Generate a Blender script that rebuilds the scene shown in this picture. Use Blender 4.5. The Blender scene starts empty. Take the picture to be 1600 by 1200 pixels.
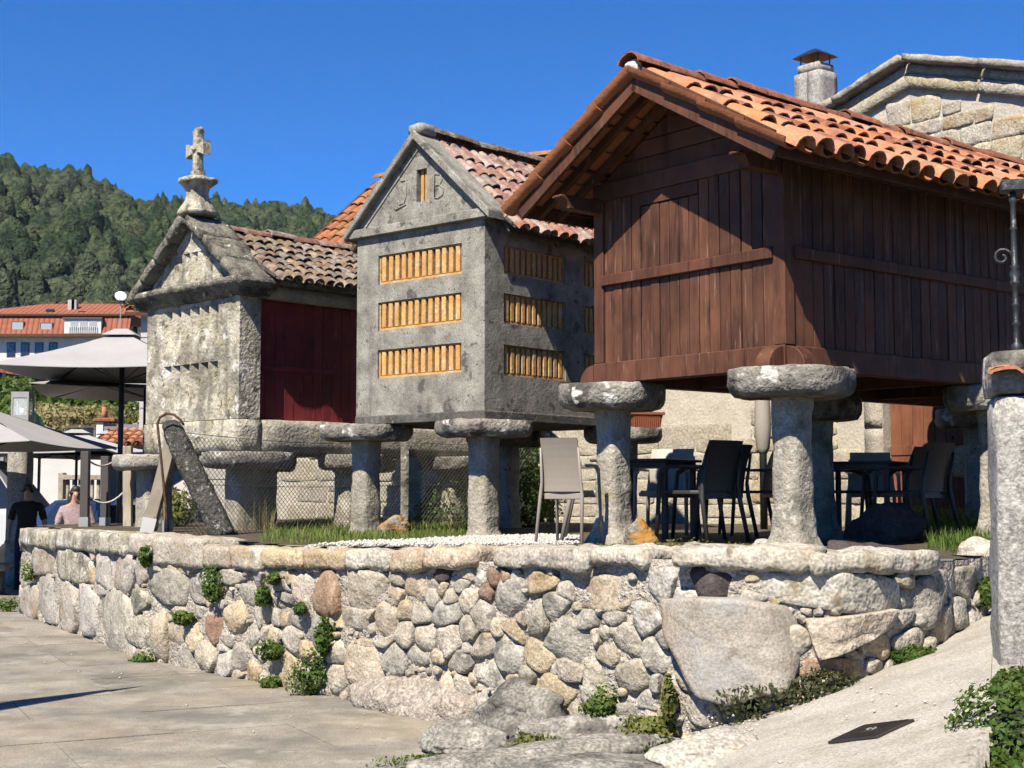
import bpy, bmesh, math, random
import numpy as np
from mathutils import Vector, Matrix, noise as mnoise

random.seed(7); RNG = np.random.default_rng(7)
SC = bpy.context.scene
COL = SC.collection
R = math.radians

# ------------------------------------------------------------------ camera, sky, sun, exposure
EYE = 1.6; FPX = 2200.0; HOR = 768.0
PITCH = math.atan((HOR-600)/FPX)
cam_d = bpy.data.cameras.new('camera'); cam_d.sensor_width = 36.0; cam_d.lens = 36.0*FPX/1600.0
cam_d.clip_start = 0.1; cam_d.clip_end = 6000
cam = bpy.data.objects.new('camera', cam_d); COL.objects.link(cam)
cam.location = (0, 0, EYE); cam.rotation_euler = (R(90)+PITCH, 0, 0); SC.camera = cam

SUN_TO = Vector((-0.25, -0.495, 0.66)).normalized()
SUN_EL = math.asin(SUN_TO.z); SUN_ROT = math.atan2(SUN_TO.x, SUN_TO.y)
wd = bpy.data.worlds.new('World'); SC.world = wd; wd.use_nodes = True
wn = wd.node_tree; bg = wn.nodes['Background']
sky = wn.nodes.new('ShaderNodeTexSky'); sky.sky_type = 'NISHITA'; sky.sun_disc = False
sky.sun_elevation = SUN_EL; sky.sun_rotation = SUN_ROT
sky.altitude = 3000; sky.air_density = 0.7; sky.dust_density = 0.0; sky.ozone_density = 10.0
hsv = wn.nodes.new('ShaderNodeHueSaturation'); hsv.inputs['Saturation'].default_value = 1.16; hsv.inputs['Value'].default_value = 1.18
wn.links.new(sky.outputs[0], hsv.inputs['Color']); wn.links.new(hsv.outputs[0], bg.inputs[0]); bg.inputs[1].default_value = 0.078
sun_d = bpy.data.lights.new('sun', 'SUN'); sun_d.energy = 5.0; sun_d.angle = R(0.53); sun_d.color = (1.0, 0.90, 0.76)
sun = bpy.data.objects.new('sun', sun_d); COL.objects.link(sun)
sun.rotation_euler = (-SUN_TO).to_track_quat('-Z', 'Y').to_euler(); sun.location = (0, 0, 30)
SC.view_settings.view_transform = 'Standard'; SC.view_settings.look = 'None'
SC.view_settings.exposure = 1.25; SC.view_settings.gamma = 1.0
SC.cycles.adaptive_threshold = 0.03; SC.cycles.denoising_prefilter = 'FAST'
SC.cycles.max_bounces = 3; SC.cycles.diffuse_bounces = 1; SC.cycles.glossy_bounces = 2; SC.cycles.transmission_bounces = 3; SC.cycles.caustics_reflective = False; SC.cycles.caustics_refractive = False

# ------------------------------------------------------------------ measuring helpers
_F = Vector((0, math.cos(PITCH), math.sin(PITCH))); _U = Vector((0, -math.sin(PITCH), math.cos(PITCH))); _R = Vector((1, 0, 0))
CE = Vector((0, 0, EYE))
def ray(x, y): return _F + _R*((x-800)/FPX) + _U*((600-y)/FPX)
def atd(x, y, d):
    r = ray(x, y); return CE + r*(d/r.y)
def atz(x, y, z):
    r = ray(x, y); return CE + r*((z-EYE)/r.z)
def on_plane(x, y, P, n):
    r = ray(x, y); return CE + r*((P-CE).dot(n)/r.dot(n))
def mpp(d): return d/FPX

# ------------------------------------------------------------------ mesh helpers
class MB:
    def __init__(s): s.v = []; s.f = []; s.mi = []
    def add(s, v, f, mi=0):
        o = len(s.v); s.v += [tuple(p) for p in v]; s.f += [tuple(i+o for i in q) for q in f]; s.mi += [mi]*len(f); return s
    def box(s, x0, x1, y0, y1, z0, z1, mi=0):
        v = [(x0,y0,z0),(x1,y0,z0),(x1,y1,z0),(x0,y1,z0),(x0,y0,z1),(x1,y0,z1),(x1,y1,z1),(x0,y1,z1)]
        return s.add(v, [(3,2,1,0),(4,5,6,7),(0,1,5,4),(1,2,6,5),(2,3,7,6),(3,0,4,7)], mi)
    def prism(s, poly, fn, d0, d1, mi=0):
        n = len(poly)
        v = [fn(a, b, d0) for a, b in poly]+[fn(a, b, d1) for a, b in poly]
        f = [tuple(range(n-1, -1, -1)), tuple(range(n, 2*n))]+[(i, (i+1) % n, n+(i+1) % n, n+i) for i in range(n)]
        return s.add(v, f, mi)
    def tube(s, pts, rad, n=8, mi=0, cap=True):
        pts = [Vector(p) for p in pts]; m = len(pts)
        if not hasattr(rad, '__len__'): rad = [rad]*m
        v = []; pu = None
        for i, p in enumerate(pts):
            t = (pts[min(i+1, m-1)]-pts[max(i-1, 0)]).normalized()
            if pu is None: pu = t.orthogonal().normalized()
            u = (pu-t*pu.dot(t)).normalized(); w = t.cross(u); pu = u
            for k in range(n):
                a = 2*math.pi*k/n; v.append(p+(u*math.cos(a)+w*math.sin(a))*rad[i])
        f = [(i*n+k, i*n+(k+1) % n, (i+1)*n+(k+1) % n, (i+1)*n+k) for i in range(m-1) for k in range(n)]
        if cap: f += [tuple(range(n-1, -1, -1)), tuple((m-1)*n+k for k in range(n))]
        return s.add(v, f, mi)
    def bar(s, a, b, w, h, up=(0,0,1), mi=0):
        a = Vector(a); b = Vector(b); t = (b-a).normalized(); up = Vector(up)
        x = t.cross(up).normalized()*(w/2); y = x.cross(t).normalized()*(h/2)
        v = [a-x-y, a+x-y, a+x+y, a-x+y, b-x-y, b+x-y, b+x+y, b-x+y]
        return s.add(v, [(3,2,1,0),(4,5,6,7),(0,1,5,4),(1,2,6,5),(2,3,7,6),(3,0,4,7)], mi)
    def loft(s, secs, mi=0, cap=True):
        n = len(secs[0]); v = [p for q in secs for p in q]; m = len(secs)
        f = [(i*n+k, i*n+(k+1) % n, (i+1)*n+(k+1) % n, (i+1)*n+k) for i in range(m-1) for k in range(n)]
        if cap: f += [tuple(range(n-1, -1, -1)), tuple((m-1)*n+k for k in range(n))]
        return s.add(v, f, mi)
    def lathe(s, prof, n=16, c=(0,0,0), mi=0):
        return s.loft([[(c[0]+r*math.cos(2*math.pi*k/n), c[1]+r*math.sin(2*math.pi*k/n), c[2]+z) for k in range(n)] for r, z in prof], mi)
    def mesh(s, name, mats, smooth=False):
        me = bpy.data.meshes.new(name); me.from_pydata(s.v, [], s.f)
        for m in (mats if isinstance(mats, (list, tuple)) else [mats]): me.materials.append(m)
        if any(s.mi): me.polygons.foreach_set('material_index', s.mi)
        if smooth: me.polygons.foreach_set('use_smooth', [True]*len(s.f))
        me.validate(); me.update(); return me
    def obj(s, name, mats, parent=None, smooth=False, bevel=0, bseg=1, loc=None):
        me = s.mesh(name, mats, smooth)
        if bevel:
            bm = bmesh.new(); bm.from_mesh(me); bmesh.ops.remove_doubles(bm, verts=bm.verts, dist=1e-5)
            es = [e for e in bm.edges if len(e.link_faces) == 2 and e.calc_face_angle(0) > 0.5]
            bmesh.ops.bevel(bm, geom=es, offset=bevel, segments=bseg, profile=0.5, affect='EDGES', clamp_overlap=True)
            bm.to_mesh(me); bm.free()
        return put(name, me, parent, loc)

def put(name, me, parent=None, loc=None):
    o = bpy.data.objects.new(name, me); COL.objects.link(o)
    if parent is not None: o.parent = parent
    if loc is not None: o.location = loc
    return o
def thing(name, label, cat, loc=(0,0,0), rz=0.0, group=None):
    o = bpy.data.objects.new(name, None); COL.objects.link(o); o.location = loc; o.rotation_euler = (0, 0, rz)
    o.empty_display_size = 0.2
    return tag(o, label, cat, group)
def tag(o, label, cat, group=None):
    o['label'] = label; o['category'] = cat
    if group: o['group'] = group
    return o
def struct(o, label=None):
    o['kind'] = 'structure'
    if label: o['label'] = label
    return o
def stuff(o, label=None, cat=None):
    o['kind'] = 'stuff'
    if label: o['label'] = label; o['category'] = cat
    return o
def copy_tree(o, parent=None):
    c = o.copy(); COL.objects.link(c); c.parent = parent
    for ch in list(o.children): copy_tree(ch, c)
    return c

def fbm(p, sc, oc=3):
    v = 0; a = 1
    for i in range(oc):
        v += a*mnoise.noise(Vector(p)*sc); a *= 0.5; sc *= 2.1
    return v
def roughen(me, amp=0.02, sc=4.0, oc=3, seed=0.0, axis=None):
    me.update(); off = Vector((seed*13.1, seed*7.7, seed*3.3))
    nrm = [v.normal.copy() for v in me.vertices]
    for v, n in zip(me.vertices, nrm):
        v.co += n*(amp*fbm(v.co+off, sc, oc))
    me.update()
def rough_block(name, x0, x1, y0, y1, z0, z1, mat, parent=None, amp=0.015, sc=5.0, bev=0.02, cell=0.12, seed=None, smooth=True, skew=0.0):
    """a squared stone with worn edges: a gridded box whose corners are rounded and whose faces wander"""
    seed = random.random()*100 if seed is None else seed
    bm = bmesh.new()
    dims = (x1-x0, y1-y0, z1-z0); c = ((x0+x1)/2, (y0+y1)/2, (z0+z1)/2)
    nseg = [max(2, min(16, int(round(d/cell)))) for d in dims]
    mb = MB()
    def face(ax, sgn):
        a, b = [(1,2),(2,0),(0,1)][ax]; na, nb = nseg[a], nseg[b]
        v = []
        for i in range(na+1):
            for j in range(nb+1):
                p = [0,0,0]; p[ax] = sgn*dims[ax]/2; p[a] = (i/na-.5)*dims[a]; p[b] = (j/nb-.5)*dims[b]; v.append(p)
        f = []
        for i in range(na):
            for j in range(nb):
                q = (i*(nb+1)+j, (i+1)*(nb+1)+j, (i+1)*(nb+1)+j+1, i*(nb+1)+j+1)
                f.append(q if sgn > 0 else q[::-1])
        mb.add(v, f)
    for ax in range(3):
        face(ax, 1); face(ax, -1)
    me = mb.mesh(name, mat, smooth)
    bm.from_mesh(me); bmesh.ops.remove_doubles(bm, verts=bm.verts, dist=1e-5)
    r = bev; off = Vector((seed, seed*1.7, seed*.6))
    for v in bm.verts:
        q = [max(-(d/2-r), min(d/2-r, k)) for d, k in zip(dims, v.co)]
        dv = v.co-Vector(q)
        if dv.length > 1e-6: v.co = Vector(q)+dv.normalized()*r
    bm.normal_update()
    moves = []
    for v in bm.verts:
        moves.append(v.normal*(amp*fbm(v.co+off, sc, 3)))
    for v, m in zip(bm.verts, moves):
        v.co += m
        if skew: v.co.x += skew*v.co.z
        v.co += Vector(c)
    bm.to_mesh(me); bm.free()
    return put(name, me, parent)

def superring(hx, hy, z, n=16, e=3.5, rot=0.0, cx=0, cy=0):
    out = []
    for k in range(n):
        a = 2*math.pi*(k+.5)/n; ca, sa = math.cos(a), math.sin(a)
        r = (abs(ca)**e+abs(sa)**e)**(-1.0/e)
        x, y = hx*r*ca, hy*r*sa
        out.append((cx+x*math.cos(rot)-y*math.sin(rot), cy+x*math.sin(rot)+y*math.cos(rot), z))
    return out

# ------------------------------------------------------------------ materials
def srgb(r, g, b):
    f = lambda c: (c/255/12.92) if c/255 <= .04045 else ((c/255+.055)/1.055)**2.4
    return (f(r), f(g), f(b), 1)
class G:
    def __init__(s, name):
        s.m = bpy.data.materials.new(name); s.m.use_nodes = True; s.nt = s.m.node_tree
        s.b = s.nt.nodes['Principled BSDF']; s.o = s.nt.nodes['Material Output']
    def n(s, t, **kw):
        nd = s.nt.nodes.new('ShaderNode'+t)
        for k, v in kw.items():
            if k.startswith('_'): setattr(nd, k[1:], v)
        for k, v in kw.items():
            if not k.startswith('_'):
                key = int(k[1:]) if k[0] == 'i' and k[1:].isdigit() else k
                s.set(nd, key, v)
        return nd
    def set(s, nd, key, v):
        i = nd.inputs[key]
        if isinstance(v, bpy.types.NodeSocket): s.nt.links.new(v, i)
        elif isinstance(v, bpy.types.Node): s.nt.links.new(v.outputs[0], i)
        else: i.default_value = v
    def coord(s, world=False, st=(1,1,1), rand=True):
        if world: p = s.n('NewGeometry').outputs['Position']
        else: p = s.n('TexCoord').outputs['Object']
        if rand and not world:
            r = s.n('ObjectInfo').outputs['Random']
            c = s.n('VectorMath', _operation='SCALE', i0=(37.0, 61.0, 23.0), i3=r).outputs[0]
            p = s.n('VectorMath', _operation='ADD', i0=p, i1=c).outputs[0]
        if st != (1,1,1): p = s.n('VectorMath', _operation='MULTIPLY', i0=p, i1=st).outputs[0]
        return p
    def noise(s, p, sc, det=6, rough=.6, dist=0.0):
        return s.n('TexNoise', Vector=p, Scale=sc, Detail=det, Roughness=rough, Distortion=dist).outputs[0]
    def ramp(s, f, stops, interp='LINEAR'):
        nd = s.n('ValToRGB', i0=f); cr = nd.color_ramp; cr.interpolation = interp
        while len(cr.elements) < len(stops): cr.elements.new(.5)
        for e, (p, c) in zip(cr.elements, stops): e.position = p; e.color = c
        return nd.outputs[0]
    def mix(s, f, a, b, mode='MIX'):
        nd = s.n('Mix', _data_type='RGBA', _blend_type=mode, _clamp_factor=True)
        s.set(nd, 0, f); s.set(nd, 6, a); s.set(nd, 7, b); return nd.outputs[2]
    def math(s, op, a, b=0.0, c=0.0):
        return s.n('Math', _operation=op, i0=a, i1=b, i2=c).outputs[0]
    def rng(s, v, a, b, c=0.0, d=1.0):
        return s.n('MapRange', i0=v, i1=a, i2=b, i3=c, i4=d).outputs[0]

def mottle(name, ramp, sc=3.0, det=6, spots=(), grain=0.0, gsc=60.0, rnd=0.0, hue=0.0, sat=0.0, bump=0.4, bsc=25.0, bdist=0.02,
           rough=0.9, st=(1,1,1), world=False, spec=0.25, vor=0.0, vsc=12.0, streak=None, big=None):
    g = G(name); p = g.coord(world, st)
    p0 = g.coord(world) if st != (1,1,1) else p
    n1 = g.noise(p, sc, min(det, 4), .68)
    c = g.ramp(n1, ramp)
    if big:   # slow variation over the whole surface: (colour, scale, amount)
        c = g.mix(g.math('MULTIPLY', g.rng(g.noise(p0, big[1], 3), .42, .62), big[2]), c, big[0])
    if grain:
        n2 = g.noise(p0, gsc, 1, .7)
        c = g.mix(1.0, c, g.ramp(g.rng(n2, .32, .68), [(0, (1-grain,)*3+(1,)), (1, (1+grain*.6,)*3+(1,))]), 'MULTIPLY')
    for sp in spots:   # lichen, dirt, worn paint: (colour, scale, threshold, softness[, amount])
        am = sp[4] if len(sp) > 4 else 1.0
        nn = g.noise(p0, sp[1], 3, .7)
        c = g.mix(g.math('MULTIPLY', g.rng(nn, sp[2]-sp[3], sp[2]+sp[3]), am), c, sp[0])
    if streak:  # run-off marks down the face: (colour, scale, threshold, amount)
        q = g.n('VectorMath', _operation='MULTIPLY', i0=p0, i1=(1, 1, .07)).outputs[0]
        c = g.mix(g.math('MULTIPLY', g.rng(g.noise(q, streak[1], 5), streak[2]-.06, streak[2]+.08), streak[3]), c, streak[0])
    if rnd or hue or sat:
        r = g.n('ObjectInfo').outputs['Random']
        r2 = g.math('FRACT', g.math('MULTIPLY', r, 71.3)); r3 = g.math('FRACT', g.math('MULTIPLY', r, 239.7))
        c = g.n('HueSaturation', Hue=g.rng(r2, 0, 1, .5-hue, .5+hue), Saturation=g.rng(r3, 0, 1, 1-sat, 1+sat), Value=g.rng(r, 0, 1, 1-rnd, 1+rnd), Color=c).outputs[0]
    g.set(g.b, 'Base Color', c); g.b.inputs['Roughness'].default_value = rough
    g.b.inputs['Specular IOR Level'].default_value = spec
    if bump:
        h = g.noise(p, bsc, 2, .7)
        if vor:
            vv = g.n('TexVoronoi', _feature='F1', Vector=p0, Scale=vsc).outputs[0]
            h = g.math('ADD', h, g.math('MULTIPLY', vv, vor))
        g.set(g.b, 'Normal', g.n('Bump', Strength=bump, Distance=bdist, Height=h).outputs[0])
    return g.m
def plain(name, col, rough=.6, metal=0.0, spec=.4, var=.08, sc=6.0, rnd=0.0, bump=0.0):
    c = tuple(col)
    return mottle(name, [(.3, tuple(k*(1-var) for k in c[:3])+(1,)), (.7, tuple(min(1, k*(1+var)) for k in c[:3])+(1,))], sc=sc, rough=rough, spec=spec, bump=bump, rnd=rnd) if not metal else metalmat(name, c, rough)
def metalmat(name, c, rough):
    g = G(name); g.b.inputs['Base Color'].default_value = c; g.b.inputs['Metallic'].default_value = 1.0
    g.set(g.b, 'Roughness', g.rng(g.noise(g.coord(), 20), .3, .7, rough*.7, min(1, rough*1.4))); return g.m
def leafmat(name, c1, c2, rnd=.0, sc=3.0, trans=.35):
    g = G(name); p = g.coord(True)
    c = g.ramp(g.noise(p, sc, 4), [(.3, c1), (.7, c2)])
    g.set(g.b, 'Base Color', c); g.b.inputs['Roughness'].default_value = .6; g.b.inputs['Specular IOR Level'].default_value = .25
    t = g.n('BsdfTranslucent', Color=g.mix(.5, c, (.25, .32, .03, 1), 'MIX'))
    ms = g.n('MixShader', i0=trans); g.nt.links.new(g.b.outputs[0], ms.inputs[1]); g.nt.links.new(t.outputs[0], ms.inputs[2])
    g.nt.links.new(ms.outputs[0], g.o.inputs[0]); return g.m

KA = .58   # all pigments share one scale, set against the exposure
L3 = lambda r, g, b: (r*KA, g*KA, b*KA, 1)
L4 = lambda r, g, b: (r*.85, g*.85, b*.85, 1)
WHITE_L = L3(.62,.60,.53); YEL_L = L3(.40,.36,.17); DARK_L = L3(.05,.045,.04); MOSS = L3(.10,.11,.035); ORANGE_L = L3(.50,.22,.03)
MAT = {}
# wall rubble, per-stone tint
MAT['stone'] = mottle('wall_stone', [(.25, L3(.32,.285,.235)), (.5, L3(.52,.475,.40)), (.75, L3(.68,.64,.56))], sc=5, det=9, rnd=.14, hue=.008, sat=.35, grain=.3, gsc=55,
    spots=[(L3(.36,.25,.13), 2.2, .60, .08, .7), (L3(.13,.115,.095), 5, .63, .05, .75), (L3(.16,.145,.12), 12, .64, .05, .5), (WHITE_L, 9, .64, .04, .7)], bump=.75, bsc=20, bdist=.024, vor=.2, vsc=18)
MAT['stone_ochre'] = mottle('wall_stone_ochre', [(.25, L3(.34,.265,.18)), (.5, L3(.53,.445,.325)), (.75, L3(.68,.605,.48))], sc=5, det=9, rnd=.13, hue=.006, sat=.3, grain=.28, gsc=55,
    spots=[(L3(.15,.115,.08), 5, .64, .05, .7), (L3(.18,.14,.10), 12, .65, .05, .5), (WHITE_L, 7, .64, .05, .5)], bump=.75, bsc=20, bdist=.024, vor=.2, vsc=18)
MAT['stone_red'] = mottle('wall_stone_red', [(.25, L3(.25,.15,.10)), (.5, L3(.38,.26,.18)), (.75, L3(.48,.40,.32))], sc=6, det=8, rnd=.15, hue=.006, grain=.35, bump=.8, bsc=16, bdist=.02)
MAT['stone_dark_or_shade'] = mottle('wall_stone_dark_or_shade', [(.3, L3(.045,.035,.033)), (.7, L3(.12,.10,.095))], sc=7, det=8, grain=.3, spots=[(L3(.3,.28,.25), 12, .68, .04, .6)], bump=.8, bsc=16, bdist=.02)  # truly dark stone, also the painted shade of a slit and a boulder
MAT['stone_grey'] = mottle('wall_stone_grey', [(.25, L3(.27,.25,.215)), (.5, L3(.46,.425,.355)), (.75, L3(.64,.60,.52))], sc=5, det=9, rnd=.14, hue=.006, sat=.3, grain=.3, gsc=55,
    spots=[(L3(.10,.095,.085), 4, .61, .06, .7), (L3(.14,.13,.115), 12, .64, .05, .5), (WHITE_L, 10, .64, .04, .6)], bump=.75, bsc=20, bdist=.024, vor=.2, vsc=18)
MAT['stone_white'] = mottle('coping_stone', [(.25, L3(.34,.315,.265)), (.5, L3(.52,.49,.425)), (.75, L3(.66,.63,.57))], sc=5, det=9, rnd=.1, hue=.01, sat=.3, grain=.35, gsc=50,
    spots=[(L3(.10,.09,.08), 6, .66, .04, .8), (L3(.42,.32,.19), 3, .62, .06, .5)], bump=.9, bsc=12, bdist=.03)
MAT['boulder'] = mottle('boulder_granite', [(.25, L3(.24,.20,.165)), (.5, L3(.42,.375,.315)), (.75, L3(.62,.57,.50))], sc=10, det=10, rnd=.05, grain=.4, gsc=45,
    spots=[(L3(.13,.11,.09), 5, .63, .05, .6)], bump=1.0, bsc=16, bdist=.035)
MAT['boulder_grey'] = mottle('boulder_grey', [(.25, L3(.14,.13,.118)), (.5, L3(.30,.285,.255)), (.75, L3(.47,.45,.41))], sc=4, det=10, rnd=.08, grain=.45, gsc=45,
    spots=[(L3(.055,.05,.045), 3, .58, .07, .7), (L3(.50,.48,.43), 8, .64, .04, .6), (L3(.30,.31,.17), 5, .7, .04, .5)], bump=1.0, bsc=12, bdist=.04)
MAT['slab_rock'] = mottle('flat_boulder', [(.25, L3(.34,.30,.24)), (.5, L3(.45,.415,.36)), (.75, L3(.54,.515,.47))], sc=3, det=10, grain=.28, gsc=60,
    spots=[(L3(.40,.27,.15), 1.8, .60, .1, .55), (L3(.36,.37,.38), 1.5, .58, .08, .6), (L3(.2,.17,.14), 8, .68, .03, .6)], bump=.6, bsc=30, bdist=.012)
MAT['mortar'] = mottle('mortar', [(.3, L3(.42,.38,.315)), (.7, L3(.60,.555,.48))], sc=6, det=9, grain=.4, gsc=50, spots=[(L3(.16,.14,.115), 4, .62, .08, .6)], bump=1.0, bsc=22, bdist=.04, world=True)
# granite of pillars and the stone granary
MAT['granite'] = mottle('granite', [(.25, L3(.27,.25,.205)), (.5, L3(.45,.42,.35)), (.75, L3(.62,.585,.505))], sc=3.5, det=9, rnd=.06, grain=.26, gsc=55,
    spots=[(L3(.13,.12,.10), 2.6, .60, .08, .7), (L3(.10,.095,.08), 11, .66, .04, .8), (WHITE_L, 5, .63, .03, .8), (YEL_L, 3, .64, .06, .5)], bump=.8, bsc=22, bdist=.025)
MAT['granite_cap'] = mottle('granite_cap', [(.25, L3(.14,.13,.115)), (.5, L3(.29,.275,.24)), (.75, L3(.46,.44,.385))], sc=4, det=9, rnd=.08, grain=.25, gsc=50,
    spots=[(L3(.06,.055,.05), 2.4, .57, .05, .85), (L3(.70,.69,.64), 3.2, .60, .02, .95), (L3(.05,.045,.04), 13, .67, .03, .8), (L3(.42,.40,.22), 6, .69, .04, .6)], bump=.9, bsc=18, bdist=.03)
MAT['granite_lichen'] = mottle('lichened_granite', [(.25, L3(.24,.225,.175)), (.5, L3(.56,.525,.42)), (.75, L3(.74,.705,.59))], sc=4, det=9, grain=.22, gsc=50,
    spots=[(L3(.17,.16,.13), 2.4, .55, .07, .8), (L3(.48,.44,.27), 3, .58, .06, .6), (L3(.74,.73,.67), 4.5, .62, .02, .9), (L3(.08,.075,.062), 6, .62, .04, .8)],
    streak=(L3(.13,.12,.10), 9, .60, .6), bump=.9, bsc=22, bdist=.03)
MAT['granite_dirty'] = mottle('weathered_granite', [(.25, L3(.085,.08,.07)), (.5, L3(.21,.20,.165)), (.75, L3(.36,.34,.28))], sc=6, det=9, grain=.4, gsc=45,
    spots=[(L3(.035,.033,.028), 3.5, .56, .06, .85), (L3(.62,.61,.55), 5.5, .655, .02, .9), (L3(.14,.15,.06), 4, .63, .05, .7)], bump=1.0, bsc=18, bdist=.03)
MAT['granite_gate'] = mottle('coarse_granite', [(.3, L3(.24,.23,.21)), (.5, L3(.44,.425,.39)), (.7, L3(.60,.58,.535))], sc=24, det=7, grain=.4, gsc=60,
    spots=[(L3(.62,.60,.55), 4, .62, .06, .5), (L3(.16,.15,.13), 1.6, .6, .1, .5), (L3(.09,.085,.08), 3, .65, .05, .5)], bump=.8, bsc=40, bdist=.012)
MAT['concrete'] = mottle('weathered_concrete', [(.3, L3(.185,.18,.155)), (.55, L3(.36,.35,.305)), (.75, L3(.50,.485,.425))], sc=4, det=9, grain=.3, gsc=60,
    spots=[(L3(.075,.075,.07), 5, .62, .035, .8), (L3(.05,.05,.045), 14, .68, .02, .9), (L3(.52,.51,.46), 9, .70, .02, .7)], streak=(L3(.11,.11,.10), 7, .6, .4), bump=.5, bsc=30, bdist=.012)
MAT['concrete_dark'] = mottle('dirty_concrete', [(.3, L3(.06,.058,.052)), (.6, L3(.15,.145,.13)), (.8, L3(.27,.265,.24))], sc=6, det=9, grain=.3, spots=[(L3(.5,.49,.44), 8, .68, .03, .7)], bump=.6, bsc=25, bdist=.015)
def woodmat(name, c1, c2, wear, rnd=.16, rough=.55, wth=.66, wam=.5):
    g = G(name); p = g.coord(); q = g.n('VectorMath', _operation='MULTIPLY', i0=p, i1=(30, 30, 1.6)).outputs[0]
    n = g.noise(q, 1.0, 4, .65, .6)
    c = g.ramp(n, [(.3, c1), (.7, c2)])
    c = g.mix(g.math('MULTIPLY', g.rng(g.noise(p, 3, 3), .45, .7), .5), c, tuple(k*1.55 for k in c2[:3])+(1,))
    q2 = g.n('VectorMath', _operation='MULTIPLY', i0=p, i1=(16, 16, .9)).outputs[0]
    c = g.mix(g.math('MULTIPLY', g.rng(g.noise(q2, 1.6, 4, .7), wth, wth+.05), wam), c, wear)
    c = g.mix(g.math('MULTIPLY', g.rng(g.noise(g.coord(True), 1.1, 3, .6), .46, .66), .45), c, tuple(k*1.9 for k in c2[:3])+(1,))
    c = g.mix(g.math('MULTIPLY', g.rng(g.noise(g.n('VectorMath', _operation='MULTIPLY', i0=g.coord(True), i1=(9, 9, 1.2)).outputs[0], 1.4, 3, .7), .56, .66), .55), c, tuple(k*.35 for k in c1[:3])+(1,))
    r = g.n('ObjectInfo').outputs['Random']
    c = g.n('HueSaturation', Value=g.rng(r, 0, 1, 1-rnd, 1+rnd), Color=c).outputs[0]
    g.set(g.b, 'Base Color', c); g.set(g.b, 'Roughness', g.rng(n, .3, .7, rough-.1, min(1, rough+.3))); g.b.inputs['Specular IOR Level'].default_value = .25
    g.set(g.b, 'Normal', g.n('Bump', Strength=.5, Distance=.006, Height=n).outputs[0]); return g.m
MAT['wood'] = woodmat('brown_painted_wood', L3(.058,.023,.012), L3(.130,.055,.030), L3(.32,.21,.15), rnd=.24, wth=.60, wam=.6)
MAT['wood_beam'] = woodmat('brown_beam', L3(.060,.024,.0125), L3(.128,.053,.029), L3(.34,.23,.17), rnd=.1, wth=.62)
MAT['red_wood'] = woodmat('maroon_paint', L3(.12,.013,.018), L3(.20,.024,.030), L3(.45,.36,.30), rnd=.18, wth=.67, wam=.7)
MAT['door_wood'] = woodmat('door_wood', L3(.17,.062,.032), L3(.23,.09,.048), L3(.26,.12,.07), rnd=.06)
MAT['grey_wood'] = woodmat('weathered_timber', L3(.11,.09,.07), L3(.22,.19,.15), L3(.3,.27,.22), rnd=.2)
MAT['pale_wood'] = woodmat('pale_timber', L3(.32,.28,.21), L3(.46,.41,.32), L3(.5,.46,.38), rnd=.1)
MAT['post_paint'] = plain('charcoal_painted_timber', L3(.075,.07,.066), .7)
MAT['tile'] = mottle('terracotta_tile', [(.3, L3(.50,.20,.105)), (.55, L3(.62,.275,.15)), (.75, L3(.68,.36,.22))], sc=4, det=6, rnd=.12, hue=.006, sat=.10, grain=.2, gsc=70,
    spots=[(L3(.42,.37,.31), 3, .62, .06, .75), (L3(.16,.085,.06), 4, .60, .07, .7), (L3(.20,.19,.13), 9, .69, .03, .7)], bump=.4, bsc=35, bdist=.006)
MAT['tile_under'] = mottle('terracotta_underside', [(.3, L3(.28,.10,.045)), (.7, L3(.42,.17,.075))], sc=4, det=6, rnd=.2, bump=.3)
MAT['ridge_tile'] = mottle('weathered_ridge_tile', [(.3, L3(.22,.085,.05)), (.55, L3(.36,.14,.08)), (.75, L3(.44,.22,.14))], sc=7, det=8, rnd=.15, grain=.3,
    spots=[(L3(.07,.055,.045), 6, .60, .06, .8), (L3(.5,.48,.42), 8, .68, .03, .7)], bump=.6, bsc=25, bdist=.012)
MAT['old_tile'] = mottle('mossy_old_tile', [(.28, L3(.07,.05,.04)), (.5, L3(.22,.155,.115)), (.72, L3(.40,.30,.23))], sc=7, det=9, rnd=.3, hue=.015, sat=.4, grain=.35, gsc=50,
    spots=[(L3(.52,.48,.41), 5, .57, .09, .7), (L3(.04,.035,.03), 5, .60, .06, .75), (L3(.115,.11,.035), 2.2, .62, .08, .7)], bump=.9, bsc=22, bdist=.02)
MAT['old_tile_red'] = mottle('lichened_red_tile', [(.28, L3(.19,.10,.08)), (.5, L3(.33,.19,.15)), (.72, L3(.46,.32,.26))], sc=6, det=9, rnd=.25, hue=.012, sat=.3, grain=.3, gsc=50,
    spots=[(L3(.56,.51,.44), 4, .59, .09, .65), (L3(.08,.065,.055), 5, .62, .05, .7)], bump=.8, bsc=22, bdist=.015)
MAT['house_tile'] = mottle('house_roof_tile', [(.3, L3(.33,.13,.06)), (.55, L3(.44,.19,.09)), (.75, L3(.50,.26,.15))], sc=4, det=7, rnd=.2, hue=.012, grain=.25, gsc=40,
    spots=[(L3(.14,.09,.07), 3, .63, .06, .7), (L3(.5,.45,.37), 6, .69, .03, .6)], bump=.4, bsc=30, bdist=.01)
MAT['slat'] = mottle('ochre_ceramic', [(.3, L3(.56,.30,.10)), (.55, L3(.70,.41,.16)), (.75, L3(.78,.52,.26))], sc=9, det=7, rnd=.12, hue=.006, grain=.15, spots=[(L3(.66,.58,.45), 8, .62, .04, .8), (L3(.30,.13,.05), 10, .66, .04, .5)], bump=.3)
MAT['plaster'] = mottle('white_plaster', [(.3, L3(.70,.69,.66)), (.7, L3(.82,.81,.78))], sc=1.2, rough=.9, bump=.2)
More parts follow.
